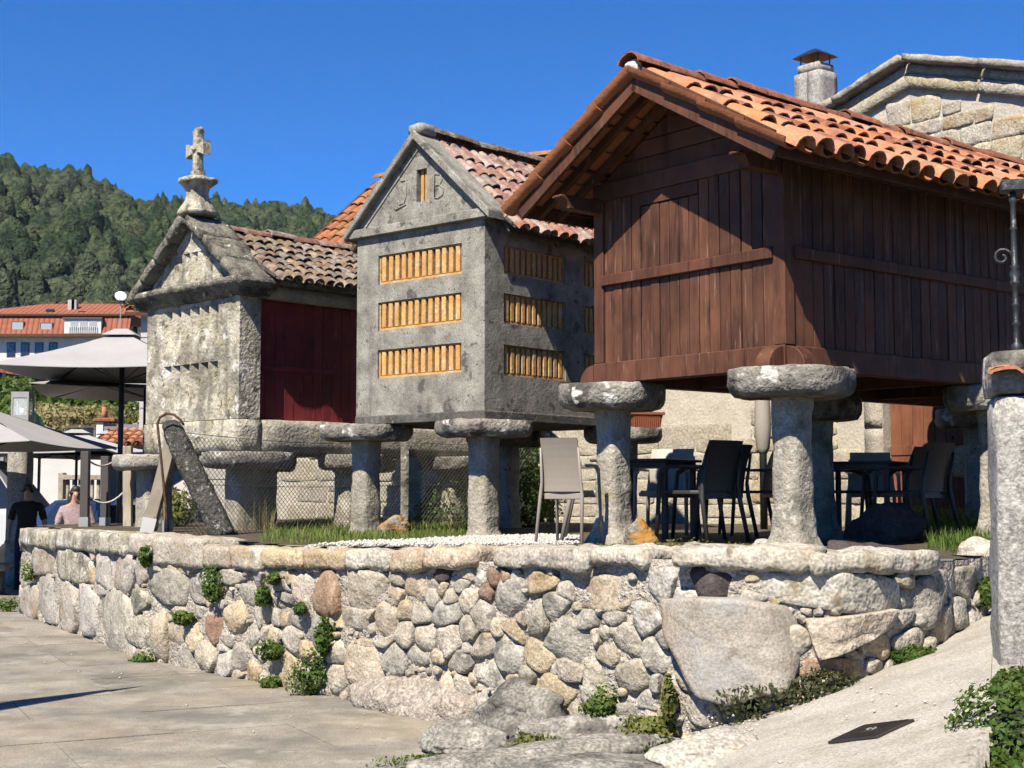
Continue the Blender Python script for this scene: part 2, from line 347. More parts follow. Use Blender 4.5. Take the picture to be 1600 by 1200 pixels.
MAT['plaster_grey'] = mottle('pale_grey_render', [(.3, L3(.48,.47,.44)), (.7, L3(.62,.61,.58))], sc=1.5, rough=.9, grain=.15, bump=.2)
MAT['house_stone'] = mottle('house_stone', [(.25, L3(.34,.29,.205)), (.5, L3(.50,.45,.345)), (.75, L3(.62,.575,.47))], sc=6, det=9, rnd=.12, hue=.014, sat=.35, grain=.35, gsc=45,
    spots=[(L3(.42,.30,.16), 2.4, .62, .07, .6), (L3(.22,.20,.16), 6, .64, .05, .6)], bump=.8, bsc=18, bdist=.025)
MAT['house_mortar'] = mottle('pale_mortar', [(.3, L3(.52,.48,.39)), (.7, L3(.66,.62,.53))], sc=5, grain=.2, bump=.6, bsc=25, bdist=.02)
MAT['ashlar'] = mottle('ashlar_block', [(.25, L3(.36,.32,.24)), (.5, L3(.48,.44,.355)), (.75, L3(.58,.55,.47))], sc=8, det=9, rnd=.1, hue=.01, sat=.2, grain=.35, gsc=50, bump=.7, bsc=25, bdist=.02)
MAT['rake_stone'] = mottle('gable_coping', [(.25, L3(.22,.20,.16)), (.5, L3(.40,.37,.30)), (.75, L3(.55,.52,.44))], sc=5, det=9, rnd=.1, grain=.35, spots=[(L3(.09,.085,.07), 4, .6, .06, .7)], bump=.7, bsc=18, bdist=.02)
MAT['paving'] = mottle('granite_paving', [(.25, L3(.215,.20,.17)), (.5, L3(.33,.31,.268)), (.75, L3(.44,.415,.365))], sc=2.5, det=10, rnd=.14, hue=.008, sat=.15, grain=.3, gsc=70,
    spots=[(L3(.40,.33,.23), .7, .56, .14, .45), (L3(.17,.16,.145), 1.1, .56, .1, .75), (L3(.52,.50,.44), 2.3, .62, .06, .45), (L3(.09,.085,.08), 5, .68, .03, .6), (L3(.08,.075,.07), 22, .69, .02, .8)], bump=.5, bsc=45, bdist=.008, world=True)
MAT['joint'] = plain('joint_sand', L3(.21,.19,.155), .95)
MAT['path'] = mottle('poured_concrete_path', [(.25, L3(.40,.375,.32)), (.5, L3(.52,.495,.435)), (.75, L3(.61,.585,.53))], sc=2.5, det=10, grain=.3, gsc=70,
    spots=[(L3(.28,.25,.20), 1.4, .6, .1, .5), (L3(.15,.13,.11), 12, .7, .025, .6)], bump=.5, bsc=35, bdist=.01)
MAT['soil'] = mottle('soil', [(.3, L3(.06,.05,.035)), (.7, L3(.15,.125,.085))], sc=4, grain=.4, bump=.8, bsc=15, bdist=.04)
MAT['gravel'] = mottle('white_gravel', [(.3, L3(.52,.50,.46)), (.7, L3(.70,.68,.64))], sc=30, rough=.8, bump=.2)
MAT['grass'] = leafmat('grass', L4(.085,.14,.024), L4(.19,.25,.06), trans=.4)
MAT['drygrass'] = leafmat('dry_grass', L4(.20,.17,.07), L4(.34,.29,.14), trans=.3)
MAT['weed'] = leafmat('weed_leaf', L4(.05,.10,.018), L4(.12,.18,.035), sc=12)
MAT['ivy'] = leafmat('dark_ivy', L4(.018,.028,.010), L4(.055,.06,.022), sc=14, trans=.2)
MAT['bush'] = leafmat('bush_leaf', L4(.035,.075,.014), L4(.09,.15,.03), sc=10)
MAT['succulent'] = leafmat('low_mat_plant', L4(.09,.12,.025), L4(.20,.19,.06), sc=16)
MAT['forest'] = None
MAT['bark'] = mottle('bark', [(.3, L3(.06,.045,.03)), (.7, L3(.17,.14,.10))], sc=8, st=(1,1,.3), bump=.8)
MAT['fabric'] = mottle('grey_canvas', [(.3, L3(.39,.39,.40)), (.7, L3(.45,.45,.46))], sc=2, rough=.85, grain=.06, bump=.1, bsc=200, bdist=.002)
MAT['fabric_taupe'] = mottle('taupe_canvas', [(.3, L3(.36,.33,.29)), (.7, L3(.44,.41,.37))], sc=2, rough=.85, grain=.06, bump=.1, bsc=200, bdist=.002)
MAT['black_metal'] = plain('black_metal', L3(.018,.018,.02), .45, spec=.5)
MAT['iron'] = mottle('wrought_iron', [(.3, L3(.014,.016,.018)), (.7, L3(.04,.045,.05))], sc=12, rough=.5, spec=.5, spots=[(L3(.25,.26,.27), 14, .68, .04, .6)], bump=.3)
MAT['galv'] = plain('galvanised_steel', L3(.36,.37,.38), .55, spec=.5)
MAT['wire'] = plain('fence_wire', L3(.13,.13,.12), .5)
MAT['rust'] = mottle('rusty_pipe', [(.3, L3(.06,.03,.018)), (.7, L3(.17,.09,.05))], sc=12, bump=.4)
MAT['resin'] = plain('taupe_resin', L3(.36,.32,.27), .5, spec=.4, var=.03)
MAT['resin_dark'] = plain('anthracite_resin', L3(.045,.042,.04), .45, spec=.4, var=.03)
MAT['terracotta'] = mottle('planter_plastic', [(.3, L3(.30,.10,.055)), (.7, L3(.37,.13,.07))], sc=4, rough=.6, bump=.1)
MAT['glass'] = plain('dark_glass', L3(.02,.024,.03), .06, spec=.8)
MAT['glass_green'] = plain('tinted_windscreen', L3(.012,.03,.024), .08, spec=.8)
MAT['glass_pale'] = plain('pale_blind', L3(.42,.45,.48), .3, spec=.5)
MAT['white'] = plain('white_paint', L3(.78,.78,.77), .6, var=.03)
MAT['rope'] = mottle('rope', [(.3, L3(.55,.52,.45)), (.7, L3(.72,.69,.62))], sc=40, bump=.5, bsc=90)
# ================================================================== THE SETTING
def grid_mesh(name, mat, inside, x0, x1, y0, y1, cell, zf, smooth=True):
    nx = int((x1-x0)/cell)+1; ny = int((y1-y0)/cell)+1; idx = {}; v = []; f = []
    def vid(i, j):
        if (i, j) not in idx:
            x = x0+i*cell; y = y0+j*cell; idx[(i, j)] = len(v); v.append((x, y, zf(x, y)))
        return idx[(i, j)]
    for i in range(nx):
        for j in range(ny):
            if inside(x0+(i+.5)*cell, y0+(j+.5)*cell): f.append((vid(i, j), vid(i+1, j), vid(i+1, j+1), vid(i, j+1)))
    m = MB(); m.v = v; m.f = f; m.mi = [0]*len(f)
    return m.mesh(name, mat, smooth)
def in_poly(x, y, P):
    c = False; n = len(P); j = n-1
    for i in range(n):
        if ((P[i][1] > y) != (P[j][1] > y)) and (x < (P[j][0]-P[i][0])*(y-P[i][1])/(P[j][1]-P[i][1])+P[i][0]): c = not c
        j = i
    return c

# ground to the horizon
m = MB(); m.add([(-3000,-200,-.05),(3000,-200,-.05),(3000,5000,-.05),(-3000,5000,-.05)], [(0,1,2,3)])
struct(m.obj('ground', MAT['joint']))
# plaza with granite slabs
m = MB(); m.box(-16, 3.2, 3, 40, -.2, -.012)
plaza = struct(m.obj('plaza', MAT['joint']))
e1 = Vector((math.cos(R(27)), math.sin(R(27)), 0)); e2 = Vector((-e1.y, e1.x, 0)); SLW, SLD = 1.55, 1.0
_slabs = {}
def slab_mesh(k):
    if k not in _slabs:
        m = MB(); w = SLW/2-.0035; d = SLD/2-.0035
        m.box(-w, w, -d, d, -.06, 0); _slabs[k] = m.mesh('paving_slab', MAT['paving'])
    return _slabs[k]
for i in range(-9, 12):
    for j in range(2, 26):
        c = e1*((i+.5*(j % 2))*SLW)+e2*(j*SLD)
        if not (-12 < c.x < 2.6 and 5.4 < c.y < 26): continue
        if abs(c.x/c.y) > .46: continue
        o = put('paving_slab', slab_mesh(0), plaza, (c.x, c.y, random.uniform(-.004, .003))); o.rotation_euler = (random.uniform(-.002,.002), random.uniform(-.002,.002), R(27))

# ------------------------------------------------------------------ retaining wall line
WL = [Vector(p) for p in ((-6.56,18.86), (-3.55,13.64), (-.3,9.9), (1.15,8.24), (1.82,8.02), (2.48,8.42), (3.05,9.2), (3.6,10.2))]
WPX = [27, 220, 732, 1107, 1296, 1449, 1529, 1577]
WS = [0.0]
for a, b in zip(WL, WL[1:]): WS.append(WS[-1]+(b-a).length)
def wseg(s):
    for i in range(len(WL)-1):
        if s <= WS[i+1] or i == len(WL)-2: return i
def wtan(i): return (WL[i+1]-WL[i]).normalized()
def wnorm(s):   # outward, blended near the bends
    i = wseg(s); t = wtan(i); h = .25
    d0 = s-WS[i]; d1 = WS[i+1]-s
    if d0 < h and i > 0: t = (t*(.5+.5*d0/h)+wtan(i-1)*(.5-.5*d0/h)).normalized()
    elif d1 < h and i < len(WL)-2: t = (t*(.5+.5*d1/h)+wtan(i+1)*(.5-.5*d1/h)).normalized()
    return Vector((t.y, -t.x)), t
def wpt(s, z, out=0.0):
    i = wseg(s); n, t = wnorm(s); p = WL[i]+wtan(i)*(s-WS[i])+n*out
    return Vector((p.x, p.y, z))
def pix_wall(x, y, xr=None):
    xr = x if xr is None else xr
    i = 0
    while i < len(WL)-2 and xr > WPX[i+1]: i += 1
    t = wtan(i); n = Vector((t.y, -t.x, 0)); P = on_plane(x, y, Vector((WL[i].x, WL[i].y, 0)), n)
    return WS[i]+(P.xy-WL[i]).dot(t), P.z
def px_stone(x, y, w, h):
    s0, _ = pix_wall(x-w/2, y, x); s1, _ = pix_wall(x+w/2, y, x); _, z1 = pix_wall(x, y-h/2); _, z0 = pix_wall(x, y+h/2)
    return [(s0+s1)/2, (z0+z1)/2, abs(s1-s0)/2, abs(z1-z0)/2]

# ------------------------------------------------------------------ terrace, path
TZ = 1.13
TERR = [(-6.3,18.8),(-3.35,13.75),(-.12,10.05),(1.3,8.42),(1.82,8.25),(2.3,8.55),(2.85,9.3),(3.4,10.3),(14,13),(14,32),(-3,36),(-4.2,21.5)]
def terr_z(x, y): return TZ+.02*fbm((x, y, 0), .9, 3)+.02
struct(put('terrace', grid_mesh('terrace', MAT['soil'], lambda x, y: in_poly(x, y, TERR), -7, 14, 8, 36, .25, terr_z)))
def path_z(x, y): return .29+.3336*(x-1.27)-.081*(y-8.15)
PATH = [(1.10,8.45),(1.05,7.6),(1.0,6.6),(.85,5.6),(.8,4.6),(1.40,4.6),(1.53,4.89),(1.82,5.5),(2.1,6.22),(2.34,6.8),(2.72,7.4),(3.3,8.4),(4.2,9.8),(3.6,10.4),(3.0,9.4),(2.4,8.6),(1.8,8.25)]
def path_zz(x, y): return path_z(x, y)+.008*fbm((x, y, 3), 2.2, 3)
pm = grid_mesh('path', MAT['path'], lambda x, y: in_poly(x, y, PATH), .5, 4.3, 4.5, 10.6, .05, path_zz)
bm = bmesh.new(); bm.from_mesh(pm)
be = [e for e in bm.edges if e.is_boundary]
r_ = bmesh.ops.extrude_edge_only(bm, edges=be)
for v in [g for g in r_['geom'] if isinstance(g, bmesh.types.BMVert)]: v.co.z -= .28; v.co.z += .05*mnoise.noise(v.co*4)
bmesh.ops.recalc_face_normals(bm, faces=bm.faces); bm.to_mesh(pm); bm.free()
struct(put('path', pm))
# bank that carries the path
m = MB()
bank = [(1.0,8.6),(1.05,7.6),(1.0,6.6),(.85,5.6),(.8,4.4),(5,4.4),(5,10.5)]
bk = grid_mesh('bank', MAT['soil'], lambda x, y: in_poly(x, y, bank), .5, 5, 4.2, 10.6, .15, lambda x, y: min(.9, path_z(x, y)-.16)+.05*fbm((x, y, 1), 2, 2)-(.12 if x > 2.3 else 0))
struct(put('bank', bk))

# ------------------------------------------------------------------ hills with forest
SKY_PX = [(-200,225),(-60,240),(0,250),(60,258),(150,272),(190,298),(215,312),(280,315),(340,318),(440,322),(500,335),(560,352),(640,390),(760,470),(900,600),(1000,690)]
def sky_y(x): return float(np.interp(x, [p[0] for p in SKY_PX], [p[1] for p in SKY_PX]))
CREST = 1000.0
def hill_h(x, y):
    r = math.hypot(x, y); px = 800+FPX*x/max(y, 1)
    el = (HOR-sky_y(px))/FPX
    H = el*CREST*y/r+EYE-13
    t = (r-200)/(CREST-200); t = max(0, min(1.25, t))
    prof = t**.8 if t < 1 else 1-(t-1)*.8
    return H*prof+7*fbm((x*.006, y*.006, 1), 1, 3)*min(1, t*4)
v = []; f = []; na, nr = 60, 44
for a in range(na+1):
    px = -260+1360*a/na; tx = (px-800)/FPX
    for k in range(nr+1):
        r = 150+(1200-150)*k/nr; y = r/math.sqrt(1+tx*tx); v.append((tx*y, y, hill_h(tx*y, y)-.5))
for a in range(na):
    for k in range(nr):
        i = a*(nr+1)+k; f.append((i, i+nr+1, i+nr+2, i+1))
m = MB(); m.add(v, f)
hm = mottle('hillside', [(.3, L3(.05,.06,.03)), (.55, L3(.14,.12,.085)), (.75, L3(.22,.19,.15))], sc=.03, det=8, world=True, bump=0)
struct(m.obj('hill', hm, smooth=True))

def tri_leaves(P, N, size, rng, squash=1.0):
    """leaf-clump faces: one quad per point, turned roughly along its normal"""
    n = len(P); N = N+rng.normal(0, .55, (n, 3)); N /= np.linalg.norm(N, axis=1)[:, None]+1e-9
    t = np.cross(N, rng.normal(0, 1, (n, 3))); t /= np.linalg.norm(t, axis=1)[:, None]+1e-9
    b = np.cross(N, t); s = (size*rng.uniform(.6, 1.3, n))[:, None]
    q = np.stack([P-t*s, P-b*s*.55*squash+N*s*.12, P+t*s, P+b*s*.55*squash+N*s*.12], 1)
    return q.reshape(-1, 3)
def quads_obj(name, V, mat, parent=None, smooth=False):
    n = len(V)//4; me = bpy.data.meshes.new(name); me.vertices.add(len(V)); me.vertices.foreach_set('co', np.asarray(V, dtype=np.float32).ravel())
    me.loops.add(4*n); me.loops.foreach_set('vertex_index', np.arange(4*n, dtype=np.int32))
    me.polygons.add(n); me.polygons.foreach_set('loop_start', np.arange(0, 4*n, 4, dtype=np.int32))
    me.materials.append(mat); me.update(calc_edges=True); me.validate()
    return put(name, me, parent)
def forest():
    rng = np.random.default_rng(3); protos = {1: [], 2: []}
    for sub in (1, 2):
        for k in range(6):
            bm = bmesh.new(); bmesh.ops.create_icosphere(bm, subdivisions=sub+1, radius=1.0); bm.verts.ensure_lookup_table()
            V = np.array([v.co[:] for v in bm.verts]); F = np.array([[v.index for v in f.verts] for f in bm.faces]); bm.free()
            rr = np.ones(len(V))
            for q in range(9):
                c = rng.normal(0, 1, 3); c /= np.linalg.norm(c); rr += .34*np.clip(V@c-.72, 0, 1)*3-.10*np.clip(V@-c-.6, 0, 1)*2
            rr += rng.uniform(-.10, .16, len(V))
            if k < 2: V = V*rr[:, None]*np.stack([np.clip(.95-.35*V[:, 2], .3, 1.2)]*2+[np.full(len(V), 1.25)], 1)     # pointed pines
            else: V = V*rr[:, None]
            protos[sub].append((V, F))
    vs, fs, off, cnt, tries = [], [], 0, 0, 0
    while cnt < 10500 and tries < 60000:
        tries += 1
        px = rng.uniform(-120, 680); r = 225+(1030-225)*rng.uniform(0, 1)**.8; tx = (px-800)/FPX; y = r/math.sqrt(1+tx*tx); x = tx*y
        if 196 < px < 282 and r > 800 and rng.uniform() < .93: continue
        if r > 985 and rng.uniform() < .3: continue
        cnt += 1
        V, F = protos[2 if r < 330 else 1][int(rng.integers(0, 6)) if r < 650 else int(rng.choice([0, 1, 2, 3, 4, 5]))]
        s = rng.uniform(1.5, 3.4)*rng.choice([.8, 1, 1.35])*(.95 if r > 700 else 1.0)*min(1, .55+r/900); a = rng.uniform(0, 6.28); ca, sa = math.cos(a), math.sin(a)
        h = rng.uniform(.9, 1.7); Q = (V@np.array([[ca, sa, 0], [-sa, ca, 0], [0, 0, 1]]))*np.array([s, s, s*h])+np.array([x, y, hill_h(x, y)+s*h*.8])
        vs.append(Q); fs.append(F+off); off += len(Q)
    V = np.concatenate(vs).astype(np.float32); F = np.concatenate(fs).astype(np.int32)
    me = bpy.data.meshes.new('forest'); me.vertices.add(len(V)); me.vertices.foreach_set('co', V.ravel()); me.loops.add(F.size); me.loops.foreach_set('vertex_index', F.ravel())
    me.polygons.add(len(F)); me.polygons.foreach_set('loop_start', np.arange(0, F.size, 3, dtype=np.int32)); me.update(calc_edges=True)
    g = G('forest_leaf'); p = g.coord(True)
    c = g.ramp(g.noise(p, .045, 3, .7), [(.3, L4(.012,.026,.015)), (.5, L4(.027,.045,.022)), (.68, L4(.062,.08,.033))])
    c = g.mix(g.math('MULTIPLY', g.rng(g.noise(p, .011, 3), .48, .64), .7), c, L4(.055,.066,.042))
    c = g.mix(1.0, c, g.ramp(g.noise(p, .55, 2, .8), [(.36, (.35,.38,.42,1)), (.5, (.9,.9,.9,1)), (.66, (1.45,1.4,1.25,1))]), 'MULTIPLY')
    g.set(g.b, 'Base Color', c); g.b.inputs['Roughness'].default_value = .9; g.b.inputs['Specular IOR Level'].default_value = .05
    g.set(g.b, 'Normal', g.n('Bump', Strength=1.0, Distance=1.6, Height=g.noise(p, .7, 2, .75)).outputs[0])
    me.materials.append(g.m); MAT['forest'] = g.m
    stuff(put('forest', me), 'dark green wooded hillside rising behind the red roofed houses', 'forest')
forest()
# ================================================================== RETAINING WALL
wall = thing('retaining_wall', 'low rubble stone retaining wall with rough coping holding the granary terrace', 'wall')
A_, B_, C_, D_ = (0, 800, 3.0), (400, 820, 3.1583), (780, 820, 3.1583), (1160, 820, 3.157)
def conv(crop, L):
    ox, oy, k = crop; out = []
    for e in L:
        out.append((ox+e[0]/k, oy+e[1]/k, e[2]/k, e[3]/k, e[4] if len(e) > 4 else 0, e[5] if len(e) > 5 else ''))
    return out
COPE = conv(A_, [(190,125,165,85),(370,135,190,90),(530,148,145,100),(668,155,135,100),(850,190,240,140),(1030,212,120,105),(1168,218,150,110)]) + \
    conv(B_, [(150,168,200,95,0,'o'),(350,172,215,100,0,'o'),(560,178,210,100,0,'w'),(762,185,165,115,0,'o'),(965,165,245,105,-4,'o')]) + \
    conv(C_, [(222,168,460,105,0,'w'),(600,163,262,88,0,'w')]) + conv(D_, [(15,165,720,108,0,'w'),(530,195,330,100,0,'w'),(820,185,255,112,0,'w')])
STN = conv(A_, [(170,225,160,105),(335,245,170,125),(500,262,105,145),(592,282,95,150),(672,275,70,120),(128,310,85,80),(232,400,105,170),(130,425,85,140),(322,455,90,190),(408,465,100,190),
    (525,515,140,240),(645,425,80,105),(480,370,45,40),(655,560,80,140),(742,560,85,240,0,'o'),
    (760,250,70,50),(830,275,85,55,0,'o'),(790,350,190,135),(955,310,90,65,0,'g'),(930,375,120,95,0,'g'),(1090,305,100,60),(1270,280,150,70),(1225,330,115,85,0,'g'),(1175,400,110,100,0,'g'),(1325,345,75,60,0,'g'),(1325,410,100,80,0,'g'),
    (920,455,120,60),(850,480,100,60),(800,500,40,50,0,'o'),(1008,530,105,125,-25,'r'),(920,585,70,100,-35,'o'),(1108,490,85,130,0,'o'),(1230,490,100,110),(1320,490,80,80),
    (830,570,100,115,0,'o'),(1062,600,90,50),(1180,590,100,100),(1260,585,90,90),(1050,650,55,45),(870,680,150,100),(970,680,90,135),(1050,705,90,100),(1130,680,90,110),(1205,745,105,110),(1210,665,55,95)]) + \
    conv(B_, [(115,240,110,65,20,'o'),(30,290,100,85,0,'g'),(140,300,65,55),(180,262,80,55,0,'o'),(130,378,100,80,0,'g'),(238,335,110,140),(332,335,130,180,0,'r'),(525,312,205,200),(670,335,105,105,0,'o'),(800,312,130,140,0,'o'),
    (697,245,75,95),(902,290,60,48),(900,238,165,55,0,'d'),(922,318,70,55,0,'o'),(1005,300,90,55,0,'g'),(865,365,100,85),(952,352,68,58),(1045,378,110,95,0,'o'),(1140,335,82,72,0,'r'),(1200,265,120,82,-8,'p'),(1287,255,58,68,0,'w'),(1112,265,40,85),  # the dark entry is a shaded slit under the coping, coloured as stone
    (1250,372,155,165,-15,'g'),(1410,292,170,95,5,'o'),(1422,432,200,185,-10),(1330,452,90,85),(1342,335,55,70),
    (22,450,85,140,0,'g'),(120,455,85,75),(215,462,130,95,0,'g'),(300,530,110,145,0,'g'),(52,540,105,120),(200,578,125,105),(22,640,75,120),(147,717,210,145,0,'o'),(232,612,85,65,0,'o'),(400,472,85,55,0,'o'),(490,458,135,105),(580,440,70,48,0,'o'),
    (640,478,125,145,-15,'o'),(740,430,90,85,0,'o'),(815,440,95,90),(942,440,150,95),(1112,452,105,135,0,'g'),(740,532,95,115,0,'g'),(825,552,115,115),(960,572,135,125),(1055,512,120,105),(1190,505,58,68,0,'o'),(1282,522,130,95,15,'o'),
    (1120,592,120,105),(1040,612,48,65),(645,572,120,55),(1247,632,135,145,0,'g'),(1385,642,145,125,18,'o'),(540,612,85,85,0,'o'),(520,682,180,175,0,'o'),(680,662,105,115),(790,652,95,85),(900,652,88,58,0,'o'),(1010,672,125,85),(1150,732,165,120,15,'g'),
    (400,640,85,105,0,'g'),(400,760,85,150),(1330,742,105,75),(1442,702,105,58,0,'g'),(1272,782,85,78,0,'o'),(1222,842,58,55,0,'o'),(32,742,70,75,0,'g')]) + \
    conv(C_, [(25,262,60,75,0,'p'),(332,332,85,85),(432,242,95,58),(552,342,370,145,0,'o'),(802,305,155,125,-20,'w'),(1042,287,315,135,3,'d'),(712,372,48,40),(240,427,230,175,15,'g'),(430,472,118,92,0,'g'),(502,442,68,38,0,'g'),
    (562,467,128,68,0,'g'),(710,467,188,145,0,'w'),(327,562,295,170,15),(452,572,95,105,0,'o'),(525,547,74,74,0,'g'),(632,582,148,158,10,'g'),(820,562,105,85,0,'g'),(532,647,128,95,10,'o'),(442,637,58,38,0,'w'),(782,637,155,140,25),
    (885,652,78,105),(352,717,138,85,0,'g'),(502,762,155,170,10,'g'),(662,742,195,135,10,'g'),(777,787,88,78),(925,747,135,125,25,'o'),(827,802,105,115),(282,822,225,132,8,'o'),(425,852,78,115,0,'w'),
    (712,862,168,72,0,'g'),(990,902,195,135,10),(622,917,118,58,0,'g'),(382,962,125,125,0,'g'),(462,942,38,58)]) + \
    conv(D_, [(60,252,100,55,-15,'o'),(62,337,125,75),(455,322,715,170,7,'w'),(792,287,108,78),(928,372,235,190,-15,'g'),(985,225,95,125),(1085,258,150,160,0,'g'),(682,602,125,105,0,'o'),(822,557,185,110,0,'g'),
    (1000,522,120,180,10,'o'),(1075,432,78,135,0,'g'),(882,472,78,55),(965,442,88,48,0,'w'),(547,642,58,42,0,'w'),(475,712,270,85,0,'p'),(412,682,68,38,0,'w'),(652,692,98,58),(792,452,118,85,0,'g'),(1022,372,68,85),(922,582,58,48,0,'w')])
stones = []
for (x, y, w, h, ang, k) in STN:
    s, z, a, b = px_stone(x, y, w, h)
    stones.append(dict(c=Vector((s, z)), a=a, b=b, ang=-R(ang), k=k, xw=x))
COPE_M = [px_stone(*e[:4]) for e in COPE]
_cs = [c[0] for c in COPE_M]; _cb = [c[1]-c[3] for c in COPE_M]
def cope_bottom(s): return float(np.interp(s, _cs, _cb))+.01
# small packing stones in the gaps
rg = random.Random(5)
def far(st, p):
    d = p-st['c']; ca, sa = math.cos(-st['ang']), math.sin(-st['ang'])
    u = (d.x*ca-d.y*sa)/st['a']; w = (d.x*sa+d.y*ca)/st['b']; return (abs(u)**3+abs(w)**3)**(1/3)
sA = WS[1]; n_try = 0
while n_try < 2600:
    n_try += 1
    s = rg.uniform(.1, WS[6]); z = rg.uniform(.02, 1.08); p = Vector((s, z))
    q = wpt(s, 0)
    if z < path_z(q.x, q.y)-.1 and q.x > 1.0: continue
    near = [st for st in stones if abs(st['c'].x-s) < st['a']+.25]
    if any(far(st, p) < 1.22 for st in near): continue
    gap = min([((st['c']-p).length-(st['a']+st['b'])*.5) for st in near]+[.12])
    rad = max(.03, min(.075, gap*.8))
    stones.append(dict(c=p, a=rad*rg.uniform(.9, 1.5), b=rad*rg.uniform(.7, 1.0), ang=rg.uniform(-.5, .5), k=rg.choice(['', '', 'o', 'g', 'w']), xw=500))
def ext(st, u):
    ca, sa = math.cos(-st['ang']), math.sin(-st['ang']); x = u.x*ca-u.y*sa; y = u.x*sa+u.y*ca
    return (abs(x/st['a'])**2.6+abs(y/st['b'])**2.6)**(-1/2.6)
def clip(poly, n, d):   # keep points with p.n <= d
    out = []
    for i in range(len(poly)):
        p, q = poly[i], poly[(i+1) % len(poly)]; dp, dq = p.dot(n)-d, q.dot(n)-d
        if dp <= 0: out.append(p)
        if (dp < 0 < dq) or (dq < 0 < dp): out.append(p+(q-p)*(dp/(dp-dq)))
    return out
def resample(poly, N):
    L = [(poly[(i+1) % len(poly)]-poly[i]).length for i in range(len(poly))]; T = sum(L); out = []; acc = 0; i = 0
    for k in range(N):
        t = T*k/N
        while acc+L[i] < t and i < len(poly)-1: acc += L[i]; i += 1
        out.append(poly[i]+(poly[(i+1) % len(poly)]-poly[i])*((t-acc)/max(L[i], 1e-9)))
    return out
KM = {'': ['stone']*5+['stone_ochre', 'stone_grey', 'stone_grey'], 'o': ['stone_ochre'], 'g': ['stone_grey'], 'r': ['stone_red'], 'd': ['stone_dark_or_shade'], 'w': ['stone_white'], 'p': ['stone_red']}
def make_stone(poly, c, depth, back, mat, proud, seed, flat=.35, N=24, amp=.12, fn=None, parent=None, name='stone', facets=None):
    fn = fn or wpt; parent = parent or wall
    poly = resample(poly, N)
    for _ in range(1 if N < 40 else 0): poly = [poly[i]*.86+(poly[i-1]+poly[(i+1) % N])*.07 for i in range(N)]
    size = min(1.0, math.sqrt(sum((p-c).length for p in poly)/N))
    rings = [(1.0, -back), (1.0, proud-depth*.80), (.982, proud-depth*.25), (.94, proud-depth*.05), (.68, proud-.0*depth), (.34, proud+depth*.01)]
    if facets: rings = [(1.0, -back), (1.0, proud-depth*.55), (.992, proud-depth*.10), (.975, proud)]+[(q, proud) for q in (.9, .8, .7, .58, .45, .3, .15)]
    P0 = Vector(fn(c.x, c.y, 0.0)); mb = MB(); secs = []
    rr = random.Random(seed); tx, tz = rr.uniform(-.3, .3), rr.uniform(-.3, .3); off = Vector((seed*3.1, seed*1.3, 0))
    fac = [(rr.uniform(0, 6.28), rr.uniform(.1, .75), rr.uniform(.4, 1.3)) for _ in range(5)]; rad = math.sqrt(sum((p-c).length_squared for p in poly)/N)
    def vert(p, o, k):
        d = p-c
        if k > 0 and facets:
            for (fa, ft, fs) in facets: o -= max(0.0, d.x*math.cos(fa)+d.y*math.sin(fa)-ft)*fs
            o += .012*fbm((p.x+off.x, p.y+off.y, 0), 3.5, 2)+.006*fbm((p.x+off.x, p.y+off.y, 4), 14, 3)-.012*max(0, .08-abs(mnoise.noise(Vector((p.x*2.2+p.y, p.y*2.6, seed)))))*8
            return Vector(fn(p.x, p.y, o))-P0
        if k > 0:
            o += (d.x*tx+d.y*tz)*flat
            for (fa, ft, fs) in fac: o -= max(0.0, (d.x*math.cos(fa)+d.y*math.sin(fa))/rad-ft)*fs*depth*(.9 if flat > .06 else .15)
            o += depth*amp*3*fbm((p.x+off.x, p.y+off.y, o), 7, 3)
            p = p+Vector((mnoise.noise(Vector((p.x*9, p.y*9, seed))), mnoise.noise(Vector((p.x*9, p.y*9, seed+7)))))*depth*.16
        return Vector(fn(p.x, p.y, o))-P0
    for k, (f_, o) in enumerate(rings): secs.append([vert(c+(p-c)*f_, o, k) for p in poly])
    v = [q for sct in secs for q in sct]; n = N
    f = [(i*n+k, i*n+(k+1) % n, (i+1)*n+(k+1) % n, (i+1)*n+k) for i in range(len(secs)-1) for k in range(n)]
    v.append(vert(c, proud+depth*.06, 1)); f += [((len(secs)-1)*n+k, (len(secs)-1)*n+(k+1) % n, len(v)-1) for k in range(n)]
    mb.add(v, f); return mb.obj(name, mat, parent, smooth=True, loc=P0)
